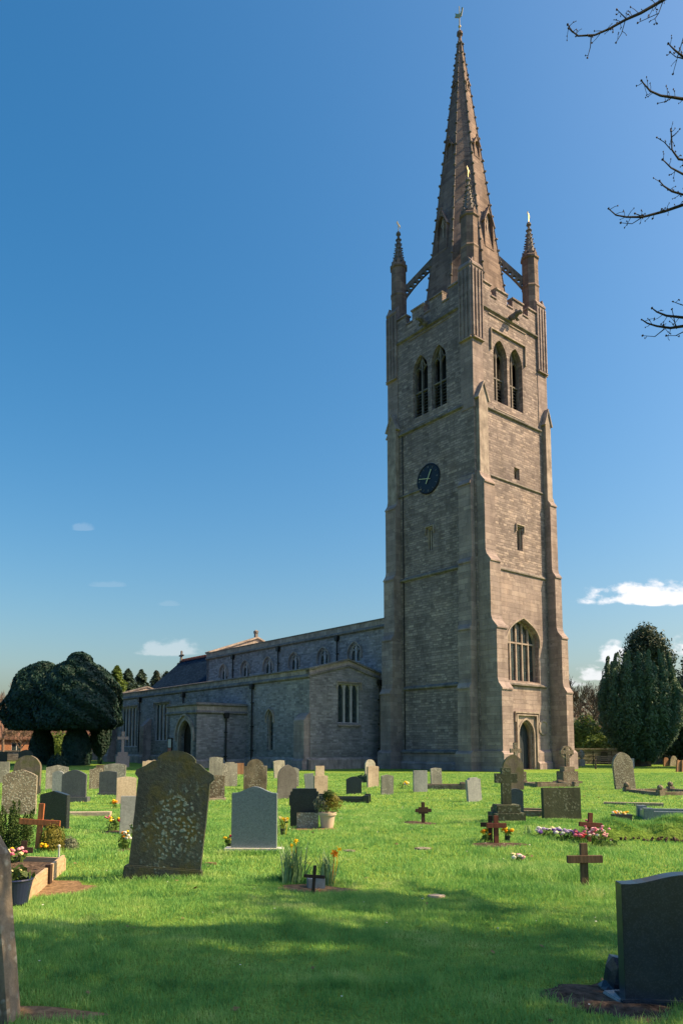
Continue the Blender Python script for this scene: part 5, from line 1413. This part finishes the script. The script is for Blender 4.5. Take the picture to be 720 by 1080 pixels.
G['daff_leaf'] = plain('grey green daffodil leaves', (.15, .26, .12), .35, 5, .5, 0, .3, trans=.3)
def flowers(name, px, py, wpx, hpx, cols, label, n=9, r=.03, depth=.12, leaf=30, kind='ball', vase=None, z0=0, cat='flowers', group='flowers on graves', strap=False, loc=None, leafmat_='stem'):
    if loc is None:
        o, y = grave_root(name, px, py, 0, 0, 0, label, cat, group)
    else:
        o = empty(name, loc, 0, label, cat, group); y = loc[1]
    k = y/FOC; w = wpx*k; h = hpx*k
    if vase:
        m = MB(); vr, vh, vm = vase; m.lathe([(vr*.7, -.03), (vr*.75, 0), (vr*.8, vh*.5), (vr, vh*.95), (vr*1.06, vh), (vr*.85, vh), (vr*.8, vh*.8)], (0, 0, 0), 18); m.build('vase', G[vm], o, smooth=False); z0 = vh
    m = MB()
    for i in range(leaf):
        x, yy = rng.gauss(0, w*.22), rng.gauss(0, depth*.4)
        if strap: strap_leaf(m, x, yy, h*rng.uniform(.45, 1.0), rng.uniform(.008, .015), h*rng.uniform(.08, .45), rng.random()*6.28)
        else: strap_leaf(m, x*.7, yy*.7, z0+(h-z0)*rng.uniform(.4, .95), .008, w*rng.uniform(.1, .5), rng.random()*6.28)
    for i in range(leaf if not strap else 0):
        c = Vector((rng.gauss(0, w*.25), rng.gauss(0, depth*.4), z0+(h-z0)*rng.uniform(.2, .85))); v = Vector((rng.gauss(0, 1), rng.gauss(0, 1), rng.gauss(0, 1)))*.025
        u = Vector((rng.gauss(0, 1), rng.gauss(0, 1), rng.gauss(0, 1)))*.018; m.face([c-v, c-u, c+v, c+u])
    if leaf: m.build('leaves', G['daff_leaf'] if strap else G[leafmat_], o)
    for i in range(n):
        c = cols[i % len(cols)]; m = MB(); x = rng.uniform(-.5, .5)*w; yy = rng.uniform(-.5, .5)*depth
        z = z0+(h-z0)*(rng.uniform(.6, 1.0) if kind == 'ball' else rng.uniform(.8, 1.05))
        if kind != 'ball': m.tube([(x*.6, yy*.6, 0), (x*.9, yy*.9, z*.6), (x, yy, z)], .004, 4)
        flower_head(m, (x, yy, z), r*rng.uniform(.8, 1.2), 0, kind); m.build('bloom', G[c], o)
    return o
F_ = flowers
F_('daffodils', 309, 930, 22, 44, ['yellow'], 'tall leafy daffodil clump left of the tiny dark cross, few blooms open', 2, .032, .24, 85, 'daff', strap=True)
F_('daffodils', 345, 931, 22, 36, ['orange', 'yellow'], 'leafy daffodil clump right of the tiny dark cross with two bright blooms', 2, .042, .2, 55, 'daff', strap=True)
F_('daffodils', 298, 880, 13, 18, ['yellow', 'cream'], 'bunch of open yellow daffodils at the right side of the slate blue headstone', 8, .035, .1, 16, 'daff', vase=(.04, .12, 'vase'))
F_('flower_posy', 240, 892, 9, 12, ['yellow', 'yellow', 'cream'], 'yellow posy at the left side of the slate blue headstone', 6, .025, .08, 12)
F_('flower_posy', 242.5, 893, 5, 14, ['red'], 'small red flower against the left edge of the slate blue headstone', 2, .03, .04, 5, vase=(.03, .08, 'vase'))
F_('flower_bunch', 16, 922, 20, 27, ['palepink', 'pink', 'cream', 'palepink', 'yellow'], 'pink and cream bunch in a black vase on the timber edged grave', 18, .030, .2, 40, vase=(.06, .17, 'vase'))
F_('flower_posy', 45, 899, 8, 9, ['orange', 'yellow'], 'orange and yellow posy at the foot of the reddish cross', 6, .03, .08, 12)
F_('flower_posy', 121, 853, 7, 9, ['yellow', 'orange'], 'yellow flowers left of the plain blue grey headstone, farther cluster', 5, .05, .15, 10)
F_('flower_posy', 119, 876, 14, 16, ['pink', 'yellow', 'red', 'cream'], 'pink and yellow flowers growing left of the plain blue grey headstone', 10, .033, .25, 45)
F_('flower_posy', 131, 897, 11, 20, ['white', 'orange', 'white', 'yellow'], 'white and orange flowers at the left foot of the big lichened headstone', 11, .027, .2, 40)
F_('flower_posy', 139, 880, 6, 14, ['white'], 'small white flower touching the left edge of the big lichened headstone', 2, .03, .05, 8)
F_('flower_posy', 424, 833, 14, 7, ['yellow', 'cream', 'white'], 'low pale yellow flowers left of the blue grey square headstone', 8, .06, .3, 20)
F_('flower_bunch', 512, 890, 9, 13, ['yellow', 'yellow', 'orange'], 'yellow flowers left of the maroon cross', 8, .035, .1, 14)
F_('flower_bunch', 535, 889, 10, 14, ['yellow', 'orange'], 'yellow orange flowers right of the maroon cross', 9, .035, .1, 14, vase=(.05, .1, 'vase'))
F_('flower_bunch', 578, 882, 24, 9, ['white', 'lilac', 'purple', 'white', 'cream'], 'white and lilac flowers at the left end of the long flower row', 20, .038, .35, 30)
F_('flower_bunch', 596, 886, 20, 10, ['purple', 'lilac', 'white', 'purple'], 'purple flowers in the middle of the long flower row', 18, .038, .3, 30)
F_('flower_bunch', 611, 888, 14, 12, ['pink', 'red', 'pink', 'lilac'], 'crimson and pink flowers just left of the red brown cross', 14, .04, .3, 24)
F_('flower_bunch', 629, 894, 20, 22, ['palepink', 'pink', 'palepink', 'white', 'palepink'], 'large heap of pink flowers at the foot of the red brown cross', 46, .028, .3, 30)
F_('flower_posy', 618, 880, 9, 14, ['rustc' if False else 'pink', 'cream'], 'small mixed posy hung on the red brown cross', 4, .03, .05, 8)
F_('flower_posy', 546, 909, 11, 9, ['cream', 'palepink', 'white'], 'pale pink posy lying in the long grass left of the plain brown cross', 6, .04, .12, 16)
F_('leafy_plant', 641, 893, 22, 8, ['green'], 'low green plant spreading right of the pink flower heap', 0, .03, .4, 60, leafmat_='stem', cat='plant')
F_('daffodils', 557, 880, 9, 12, ['white'], 'pale green bulb leaves beside the stone cross plinth', 0, .03, .1, 9, strap=True, cat='plant')
# black trough with yellow flowers
o, y = grave_root('flower_trough', 655, 867, 8, 0, 0, 'black trough of yellow and orange flowers on the lawn', 'planter')
m = MB(); m.prism([(-.17, -.03), (.17, -.03), (.20, .17), (-.20, .17)], lambda a, z, w: (a, w, z), -.1, .1); m.build('trough', G['vase'], o, bevel=.005)
for i in range(22):
    m = MB(); flower_head(m, (rng.uniform(-.18, .18), rng.uniform(-.08, .08), .18+rng.uniform(0, .05)), .028); m.build('bloom', G[rng.choice(['yellow', 'orange', 'cream', 'white'])], o)
# blue pot
bx, by = site(17, 957)
o = empty('plant_pot', (bx, by, gz(bx, by)), 0, 'dark blue glazed pot with small green plant in front of the timber edging', 'plant pot')
m = MB(); m.lathe([(.09, 0), (.11, .02), (.135, .16), (.15, .235), (.16, .25), (.15, .262), (.135, .25), (.13, .20)], (0, 0, 0), 28); m.build('pot', G['bluepot'], o)
m = MB()
for i in range(110):
    c = Vector((rng.gauss(0, .05), rng.gauss(0, .05), .24+abs(rng.gauss(0, .06)))); v = Vector((rng.gauss(0, 1), rng.gauss(0, 1), rng.gauss(0, 1)))*.026; u = Vector((rng.gauss(0, 1), rng.gauss(0, 1), rng.gauss(0, 1)))*.016
    m.face([c-v, c-u, c+v, c+u])
m.build('foliage', M['shrub'], o)
for i in range(6):
    m = MB(); flower_head(m, (rng.gauss(0, .06), rng.gauss(0, .05), .30+rng.uniform(0, .05)), .016); m.build('bloom', G['cream'], o)
# white marker peg at the far end of the timber edging
mx, my = site(62, 912)
o = empty('marker_peg', (mx, my, 0), 0, 'thin white marker peg at the far corner of the timber edging', 'marker')
m = MB(); m.box(-.01, .01, -.008, .008, -.05, .24); m.blob((0, 0, .25), .022); m.build('peg', G['marble'], o)
# cream planter with shrub
o, y = grave_root('plant_pot', 345, 873, 0, 0, 0, 'cream pot holding a yellow green shrub beside the black stepped headstone', 'plant pot')
m = MB(); m.lathe([(.11, 0), (.12, .01), (.155, .25), (.18, .255), (.185, .305), (.17, .31), (.15, .28)], (0, 0, 0), 26); m.build('pot', G['terracotta'], o)
for nm, dx, dz, r, mt in (('foliage', .10, .50, .20, 'gold_leaf'), ('foliage', -.10, .46, .17, 'lav'), ('foliage', .02, .62, .12, 'shrub')):
    n = 900; d = nr.normal(size=(n, 3)); d /= np.linalg.norm(d, axis=1, keepdims=True); P = d*r*nr.uniform(.35, 1.1, n)[:, None]+np.array([dx, 0, dz]); V_, FF = leaf_cloud(P, d, .022, .8); np_mesh(nm, V_, FF, M[mt], o)
m = MB(); m.tube([(0, 0, .28), (.05, 0, .45), (.1, 0, .6)], .01, 5); m.tube([(0, 0, .28), (-.08, 0, .42)], .01, 5); m.build('stem', M['bark'], o)
# shrubs at left
x_, y_ = site(13, 893)
T = empty('conifer_shrub', (x_, y_, 0), 0, 'dark green upright conifer shrub in front of the mottled headstone', 'shrub')
Ps = []
for k in range(26):
    a = rng.random()*6.28; rr = rng.uniform(.02, .28); n = 260; q = nr.random(n); hgt = rng.uniform(.5, .80)*(1-.25*rr/.28)
    Ps.append(np.stack([math.cos(a)*rr*(1+.35*q)+nr.normal(size=n)*.045*(1.1-q), math.sin(a)*rr*(1+.35*q)+nr.normal(size=n)*.045*(1.1-q), q*hgt], 1))
P = np.concatenate(Ps); V_, FF = leaf_cloud(P, np.tile([[0, -.3, .3]], (len(P), 1))+nr.normal(size=(len(P), 3))*.5, .020, .9); np_mesh('foliage', V_, FF, M['shrub'], T)
m = MB(); m.tube([(0, 0, -.05), (0, 0, .4)], .025, 6); m.build('stem', M['bark'], T)
def small_bush(name, px, py, rx, ry, h, mat, label, n, ls):
    x, y = site(px, py); return bush(name, x, y, rx, ry, h, mat, label, n, ls, None, 'shrub')
small_bush('shrub', 55, 897, .20, .18, .42, 'gold_leaf', 'golden yellow shrub right of the reddish wooden cross', 2600, .018)
small_bush('shrub', 73, 896, .15, .12, .18, 'lav', 'low grey green tuft right of the golden shrub', 1200, .016)
small_bush('shrub', 386, 825, .6, .3, .35, 'yew', 'low dark ground shrub against the foot of the aisle west wall', 900, .05)
# rough rock and slab by the big navy stone
o, y = grave_root('rough_rock', 652, 1042, 0, 0, 0, 'rough dark rock leaning against the left of the navy headstone', 'rock')
m = MB(); m.blob((0, .02, .08), .14, sub=2, jit=.2, sz=(.6, .7, 1.25)); m.blob((-.05, .0, .0), .10, sub=2, jit=.25, sz=(.8, .9, .8)); m.build('rock', G['navy'], o)
o, y = grave_root('flat_stone', 665, 1053, 10, 0, 0, 'grey flat foot slab half buried left of the navy headstone', 'grave slab')
m = MB(); m.box(-.13, .2, -.07, .12, -.06, .05); m.build('slab', G['bluegrey'], o, bevel=.008)
# turf mound at right
x_, y_ = site(697, 884)
mo = empty('grave_mound', (x_, y_, gz(x_, y_)), R(-12), 'low turf covered mound with soil edge at the right side', 'mound')
m = MB(); nx, ny = 34, 16; vs = []
mh = lambda a, b: .32*max(0, 1-(a*a)**1.6)*max(0, 1-(b*b)**1.8)*(1+.25*math.sin(a*7)+.12*math.sin(a*19+b*7))-.02
for j in range(ny+1):
    for i in range(nx+1):
        a, b = -1+2*i/nx, -1+2*j/ny; vs.append((a*1.5, b*.5, mh(a, b)))
m.raw(vs, [(j*(nx+1)+i, j*(nx+1)+i+1, (j+1)*(nx+1)+i+1, (j+1)*(nx+1)+i) for j in range(ny) for i in range(nx)], 0)
m.build('turf', [M['lawn']], mo, smooth=True)
ed = MB()
for i in range(230):
    a = -1+2*rng.random(); ed.blob((a*1.45, -.47+rng.uniform(-.08, .09), rng.uniform(-.01, .07)), rng.uniform(.012, .036), jit=.35)
tag(ed.build('soil_edge', G['soil'], mo), kind='stuff')
n = 9000; a = nr.uniform(-.97, .97, n); b = nr.uniform(-.75, .97, n); zz = np.array([mh(p, q) for p, q in zip(a, b)])
bl = blades('turf_grass', a*1.5, b*.5, nr.uniform(.03, .09, n), .006, M['blade'], mo, z=zz-.005); tag(bl, kind='stuff')
# bench near the railing
o, y = grave_root('bench', 641, 811, -25, 0, 0, 'wooden slatted bench near the railing left of the upright yew', 'bench')
m = MB()
for k in range(4): m.box(-.9, .9, -.25+k*.13, -.15+k*.13, .42, .46)
m.build('seat', G['wood_grey'], o, bevel=.004)
m = MB()
for k in range(3): m.box(-.9, .9, .26+k*.02, .29+k*.02, .55+k*.13, .65+k*.13)
m.build('backrest', G['wood_grey'], o, bevel=.004)
for sx in (-.85, .85):
    for yy, h_ in ((-.22, .62), (.25, .95)):
        m = MB(); m.box(sx-.04, sx+.04, yy-.035, yy+.035, -.05, h_); m.build('leg', G['wood_grey'], o, bevel=.004)
    m = MB(); m.box(sx-.045, sx+.045, -.28, .25, .62, .66); m.build('armrest', G['wood_grey'], o, bevel=.004)
# round white headed figure stone by tower corner
o, y = grave_root('urn_memorial', 613, 808, 0, 0, 0, 'pale stone urn memorial at the tower corner by the railing', 'memorial')
m = MB(); m.box(-.22, .22, -.22, .22, -.1, .55); m.build('pedestal', G['grey'], o, bevel=.02)
m = MB(); m.lathe([(.08, .55), (.10, .62), (.22, .78), (.26, .98), (.2, 1.12), (.24, 1.16), (.1, 1.22), (.04, 1.32)], (0, 0, 0), 18); m.build('urn', G['grey'], o, smooth=True)

# ------------------------------------------------------------------ grass
def add_grass():
    a1, b1 = scatter(3.6, 9.0, 210000); h1 = nr.uniform(.022, .052, len(a1)); w1 = np.full(len(a1), .0042)
    a2, b2 = scatter(9.0, 19, 190000); h2 = nr.uniform(.03, .062, len(a2)); w2 = np.full(len(a2), .0085)
    a3, b3 = scatter(19, 44, 130000); h3 = nr.uniform(.03, .06, len(a3)); w3 = np.full(len(a3), .02)
    x = np.concatenate([a1, a2, a3]); y = np.concatenate([b1, b2, b3]); h = np.concatenate([h1, h2, h3]); w = np.concatenate([w1, w2, w3])
    # uneven growth: clumps and thin places
    g = np.sin(x*2.1+1.3*np.sin(y*1.7))*np.sin(y*2.6+1.1*np.sin(x*1.3))+.6*np.sin(x*7.3+y*5.1)*np.sin(y*8.7-x*3.3)
    h = h*(1+.32*g)
    k = bare_mask(x, y)
    cx, cy = x-X0, y-Y0; lx = cx*CT+cy*ST; ly = -cx*ST+cy*CT
    k &= ~((lx > -1.9) & (ly > -1.9))
    x, y, h, w = x[k], y[k], h[k], w[k]
    tag(blades('grass', x, y, h, w, M['blade']), kind='stuff')
    # long tufts: around stones and in the rough patch at right
    X_, Y_, H_ = [], [], []
    def tuft(px, py, rx, ry, n, h0, h1):
        cx, cy = site(px, py); X_.append(cx+nr.normal(size=n)*rx); Y_.append(cy+nr.normal(size=n)*ry); H_.append(nr.uniform(h0, h1, n))
    tuft(566, 922, .45, .22, 5200, .05, .16); tuft(535, 914, .25, .15, 1500, .05, .13); tuft(610, 940, .3, .15, 1800, .05, .12); tuft(630, 897, .35, .2, 1500, .04, .1)
    for px, py, w_ in ((173, 932, .5), (700, 1062, .45), (268, 900, .4), (309, 928, .25), (345, 930, .2), (10, 905, .4), (360, 1040, .3), (150, 925, .2), (523, 893, .2), (592, 866, .5), (534, 871, .3), (57, 879, .3), (321, 874, .3)):
        tuft(px, py, w_, .05, 1300, .04, .10)
    for q in range(260):
        Yc = 4.2+nr.random()**1.5*26; xc = nr.uniform(-.5, .5)*Yc; n = 45
        X_.append(xc+nr.normal(size=n)*.06); Y_.append(Yc+nr.normal(size=n)*.06); H_.append(nr.uniform(.04, .095, n))
    x = np.concatenate(X_); y = np.concatenate(Y_); h = np.concatenate(H_); k = bare_mask(x, y); x, y, h = x[k], y[k], h[k]
    tag(blades('long_grass', x, y, h, np.clip(y*.0008, .004, .02), M['blade'], lean=.7), kind='stuff')
add_grass()
def litter():
    n = 420; x, y = scatter(4, 30, n); z = gz_np(x, y)+nr.uniform(.012, .035, n)
    N = np.stack([nr.normal(size=n)*.35, nr.normal(size=n)*.35, np.ones(n)], 1)
    V_, FF = leaf_cloud(np.stack([x, y, z], 1), N, .011+.0009*y.mean(), .5, .6)
    G['litter'] = plain('dry fallen leaves', (.20, .13, .07), .5, 3, .9, 0)
    tag(np_mesh('fallen_leaves', V_, FF, G['litter']), kind='stuff')
    n = 240; x, y = scatter(4.2, 24, n); x = x*.9+.4*np.sin(y*3); z = gz_np(x, y)+nr.uniform(.03, .055, n)
    V_, FF = leaf_cloud(np.stack([x, y, z], 1), np.tile([[0, -.2, 1.0]], (n, 1)), .010, .3, .9)
    tag(np_mesh('daisies', V_, FF, G['white']), kind='stuff')
litter()

# ------------------------------------------------------------------ near bare tree at right (only its limbs reach the picture)
TX, TY = 7.6, 5.9; BY = 6.1
NT_ = empty('bare_tree', (TX, TY, 0), 0, 'near leafless tree whose budding branches hang in from the upper right', 'tree')
m = MB(); m.tube([(0, 0, -.3), (.05, 0, .6), (-.05, .1, 2.6), (-.3, .1, 4.7)], [.40, .28, .24, .20], 10); m.build('trunk', M['bark'], NT_)
br = MB(); buds = MB(); O = Vector((TX, TY, 0))
def wp(px, py, Y=6.1): return at(px, py, Y)-O
def limb(pts, r0, r1, Y=8.5, start=None):
    P = [wp(a, b, Y+rng.uniform(-.12, .12)) for a, b in pts]
    if start is not None: P = [start]+P
    n = len(P); br.tube(P, [r0+(r1-r0)*i/(n-1) for i in range(n)], 5)
    return P
def twigs(P, dens=9, L=.10, budr=.014, r=.005):
    for a, b in zip(P, P[1:]):
        seg = (b-a).length
        for k in range(max(1, int(seg*dens))):
            q = a.lerp(b, rng.random()); d = (b-a).normalized(); v = Vector((rng.gauss(0, 1), rng.gauss(0, 1), rng.gauss(0, 1))); v = (v-d*v.dot(d)).normalized()
            e = q+(d*.6*rng.choice([-1, -1, 1])*-1+v).normalized()*L*rng.uniform(.35, 1.3)
            br.tube([q, q.lerp(e, .5)+v*.01, e], [r, r*.8, r*.6], 3, cap=False)
            buds.blob(e, budr*rng.uniform(.5, .95), jit=.3, sz=(.8, .8, 1.3))
            if rng.random() < .5: buds.blob(q.lerp(e, .6)+v*.012, budr*.7, jit=.2)
hub = Vector((-.3, .1, 4.7))
def big(p0, p1, r0, r1):
    mid = p0.lerp(p1, .5)+Vector((rng.uniform(-.2, .2), rng.uniform(-.3, .3), .35)); br.tube([p0, p0.lerp(mid, .5)+Vector((0, 0, .1)), mid, mid.lerp(p1, .5)+Vector((0, 0, .08)), p1], [r0, r0*.9, (r0+r1)/2, r1*1.15, r1], 7)
# offscreen junctions
J1 = wp(790, -70); J2 = wp(790, 130); J3 = wp(800, 215); J4 = wp(790, 350)
big(hub, J1, .13, .035); big(hub, J2, .11, .035); big(Vector((-.1, .1, 3.4)), J3, .09, .025); big(Vector((0, .1, 2.6)), J4, .08, .02)
for P in (
    [J1]+[wp(*q) for q in ((740, -24), (699, 0), (675, 14), (659, 21), (641, 31), (627, 37), (609, 38), (603, 33), (598, 26))],
    [J2]+[wp(*q) for q in ((750, 112), (722, 105), (710, 103), (696, 101), (685, 96), (678, 88), (676, 85))],
    [J2]+[wp(*q) for q in ((740, 80), (720, 60), (711, 53), (704, 46))],
    [J3]+[wp(*q) for q in ((740, 207), (720, 216), (700, 223), (677, 229), (660, 229), (649, 227), (641, 220))],
    [J3]+[wp(*q) for q in ((750, 190), (735, 186), (720, 184), (707, 177), (698, 168))],
    [J3]+[wp(*q) for q in ((760, 178), (735, 213-20), (722, 206), (708, 202), (699, 196), (695, 191))],
    [J4]+[wp(*q) for q in ((740, 342), (720, 344), (706, 346), (692, 344), (682, 341), (676, 337))],
    [J4]+[wp(*q) for q in ((750, 340), (720, 335), (702, 333), (692, 329), (687, 325))],
    [J2]+[wp(*q) for q in ((760, 175), (730, 170), (715, 168), (708, 158), (707, 138))]):
    br.tube(P, [.018+(.0045-.018)*i/(len(P)-1) for i in range(len(P))], 5); twigs(P[2:], 30, .085, .0095, .0032)
    buds.blob(P[-1], .011, jit=.3)
for a, b, c in (((699, 0), (694, 14), (672, 24)), ((694, 14), (690, 20), (692, 25)), ((659, 21), (655, 35), (649, 45)), ((623, 38), (622, 50), (619, 61)), ((609, 37), (603, 34), (599, 30)), ((659, 19), (654, 14), (650, 10)),
                ((720, 40), (714, 60), (709, 78)), ((708, 103), (702, 107), (693, 109)), ((720, 62), (712, 60), (706, 55)), ((707, 158), (700, 150), (692, 145)), ((708, 158), (708, 145), (707, 136)), ((722, 205), (712, 203), (704, 200)),
                ((677, 229), (666, 236), (654, 235)), ((700, 347), (690, 355), (677, 354)), ((720, 350), (712, 354), (702, 354)), ((720, 322), (714, 320), (709, 318)), ((712, 345), (710, 335), (708, 326)), ((676, 228), (671, 226), (669, 225))):
    P = [wp(*a), wp(*b), wp(*c)]; br.tube(P, [.0055, .004, .003], 4); buds.blob(P[-1], .010, jit=.3); twigs(P, 14, .045, .008, .0028)
# the rest of the crown, outside the picture, which shades the lawn
for k in range(6):
    a = R(-150+k*37)+rng.uniform(-.2, .2); d = Vector((math.cos(a)*.9, math.sin(a)*.75, rng.uniform(.25, 1.1)))
    if abs(a) < 9: 
        d.normalize(); end = hub+d*2.2
        if k in (0,): d.x = abs(d.x)
    start = Vector((-.1, .1, rng.uniform(3.2, 4.7)))
    dd = Vector((abs(math.cos(a))*.9+.05, math.sin(a)*.8, rng.uniform(.2, .9))).normalized()
    grow(br, start, dd, 2.3, .10, 5, .6, .06, 5, None, .006)
br.build('branches', M['bark_dark'], NT_); _b = buds.build('buds', plain('dark reddish buds', (.05, .028, .026), .3, 9, .8, 0), NT_); tag(_b, kind='stuff')
# unseen trees added at the right so their shade falls over the foreground
bare_tree(0, 0, 11, 'unseen leafless tree added at right to shade the foreground', depth=6, r=.26, spread=.62, minr=.02, loc=(9.1, 4.6), mat='bark')
def shade_tree(x, y, lumps, label):
    T = empty('evergreen_tree', (x, y, 0), 0, label, 'tree'); m = MB(); m.tube([(0, 0, -.2), (0, 0, 6)], [.3, .1], 7); m.build('trunk', M['bark'], T)
    Ps, Ns = [], []
    for lx, ly, lz, r in lumps:
        n = int(1500*r*r); d = nr.normal(size=(n, 3)); d /= np.linalg.norm(d, axis=1, keepdims=True); Ps.append(np.array([lx, ly, lz])+d*(r*nr.uniform(.3, 1.1, n))[:, None]); Ns.append(d)
    V_, FF = leaf_cloud(np.concatenate(Ps), np.concatenate(Ns), .085, .9); np_mesh('crown', V_, FF, M['cedar'], T)
shade_tree(7.4, 3.0, [(0, 0, 3, 1.1), (.2, .1, 4.5, 1.2), (-.2, 0, 6, 1.1), (.1, .1, 7.4, .9), (0, 0, 8.6, .6), (0, .1, 1.7, 1.0), (1.6, .3, 5.0, .9)], 'unseen evergreen added at right, close to the camera, to shade the foreground')

# ------------------------------------------------------------------ sky, sun, camera
w = bpy.data.worlds.new('World'); sc.world = w; w.use_nodes = True
nt = w.node_tree; nt.nodes.clear()
class WT(NT):
    def __init__(s, tree): s.t = tree
wt = WT(nt)
SUN_EL, SUN_AZ = R(44), R(94)     # azimuth clockwise from +Y
sky = nt.nodes.new('ShaderNodeTexSky'); sky.sky_type = 'NISHITA'; sky.sun_disc = False
sky.sun_elevation = SUN_EL; sky.sun_rotation = SUN_AZ; sky.air_density = 1.3; sky.dust_density = 3.3; sky.ozone_density = 3.5
tc = wt.n('ShaderNodeTexCoord').outputs['Generated']
sx = wt.n('ShaderNodeSeparateXYZ'); wt.set(sx.inputs[0], tc)
yy = wt.math('MAXIMUM', sx.outputs[1], .02)
U = wt.math('DIVIDE', sx.outputs[0], yy); Vv = wt.math('DIVIDE', sx.outputs[2], yy)
cv = wt.n('ShaderNodeCombineXYZ'); wt.set(cv.inputs[0], U); wt.set(cv.inputs[1], wt.math('MULTIPLY', Vv, 1.6))
nz = wt.noise(cv, 22, 8, .58); nzb = wt.noise(cv, 70, 5, .6)
total = None
# cu, cv(bottom), half width, height, density
for cu, cb, hw, hgt, dn in ((.440, .200, .130, .034, .95), (.376, .118, .034, .032, .85), (.345, .092, .036, .022, .75), (.49, .125, .05, .035, .9), (-.238, .128, .050, .026, .30), (.62, .20, .08, .05, 1), (-.62, .2, .1, .05, .8),
                            (-.362, .303, .02, .012, .10), (-.325, .222, .03, .010, .07), (-.24, .195, .02, .008, .06), (.30, .085, .05, .02, .5)):
    du = wt.math('DIVIDE', wt.math('SUBTRACT', U, cu), hw)
    dv = wt.math('DIVIDE', wt.math('SUBTRACT', Vv, cb), hgt)
    below = wt.math('MULTIPLY', wt.math('MINIMUM', dv, 0), 4.5)
    above = wt.math('MAXIMUM', dv, 0)
    d2 = wt.math('ADD', wt.math('MULTIPLY', du, du), wt.math('ADD', wt.math('MULTIPLY', above, above), wt.math('MULTIPLY', below, below)))
    e = wt.math('SUBTRACT', 1, wt.math('SQRT', d2))
    f = wt.math('ADD', e, wt.math('MULTIPLY', wt.math('SUBTRACT', nz, .52), 2.4))
    f = wt.math('ADD', f, wt.math('MULTIPLY', wt.math('SUBTRACT', nzb, .5), .5))
    f = wt.math('MULTIPLY', wt.ramp(f, [(.02, 0), (.5, 1)], 'EASE'), dn)
    f = wt.math('MULTIPLY', f, wt.ramp(e, [(0.0, 0), (.2, 1)]))
    total = f if total is None else wt.math('MAXIMUM', total, f)
front = wt.math('GREATER_THAN', sx.outputs[1], .05)
total = wt.math('MULTIPLY', total, front)
hs = wt.n('ShaderNodeHueSaturation'); hs.inputs['Hue'].default_value = .493; hs.inputs['Saturation'].default_value = SKYSAT; wt.set(hs.inputs['Color'], sky.outputs[0])
skc = wt.mix(total, hs.outputs[0], CLOUD)
bg = wt.n('ShaderNodeBackground'); wt.set(bg.inputs[0], skc); bg.inputs[1].default_value = SKYSTR
ow = wt.n('ShaderNodeOutputWorld'); wt.set(ow.inputs[0], bg)
sd = bpy.data.lights.new('sun', 'SUN'); sd.energy = SUNSTR; sd.angle = R(.5); sd.color = (1, .74, .40)
so = bpy.data.objects.new('sun', sd); COL.objects.link(so)
sv = Vector((math.sin(SUN_AZ)*math.cos(SUN_EL), math.cos(SUN_AZ)*math.cos(SUN_EL), math.sin(SUN_EL)))
so.rotation_euler = sv.to_track_quat('Z', 'Y').to_euler(); so.location = (60, 0, 60)
cd_ = bpy.data.cameras.new('camera'); co = bpy.data.objects.new('camera', cd_); COL.objects.link(co)
co.location = (0, 0, EYE); co.rotation_euler = (R(90)+PIT, 0, 0)
cd_.sensor_fit = 'AUTO'; cd_.sensor_width = 36; cd_.lens = FOC/1080*36; cd_.shift_y = (CY-540)/1080; cd_.clip_end = 3000; cd_.clip_start = .05
sc.camera = co
sc.view_settings.view_transform = 'Standard'; sc.view_settings.look = 'None'; sc.view_settings.gamma = 1; sc.view_settings.exposure = EXPO
sc.view_settings.use_curve_mapping = False
sc.cycles.max_bounces = 6; sc.cycles.transparent_max_bounces = 6
sc.cycles.use_denoising = True
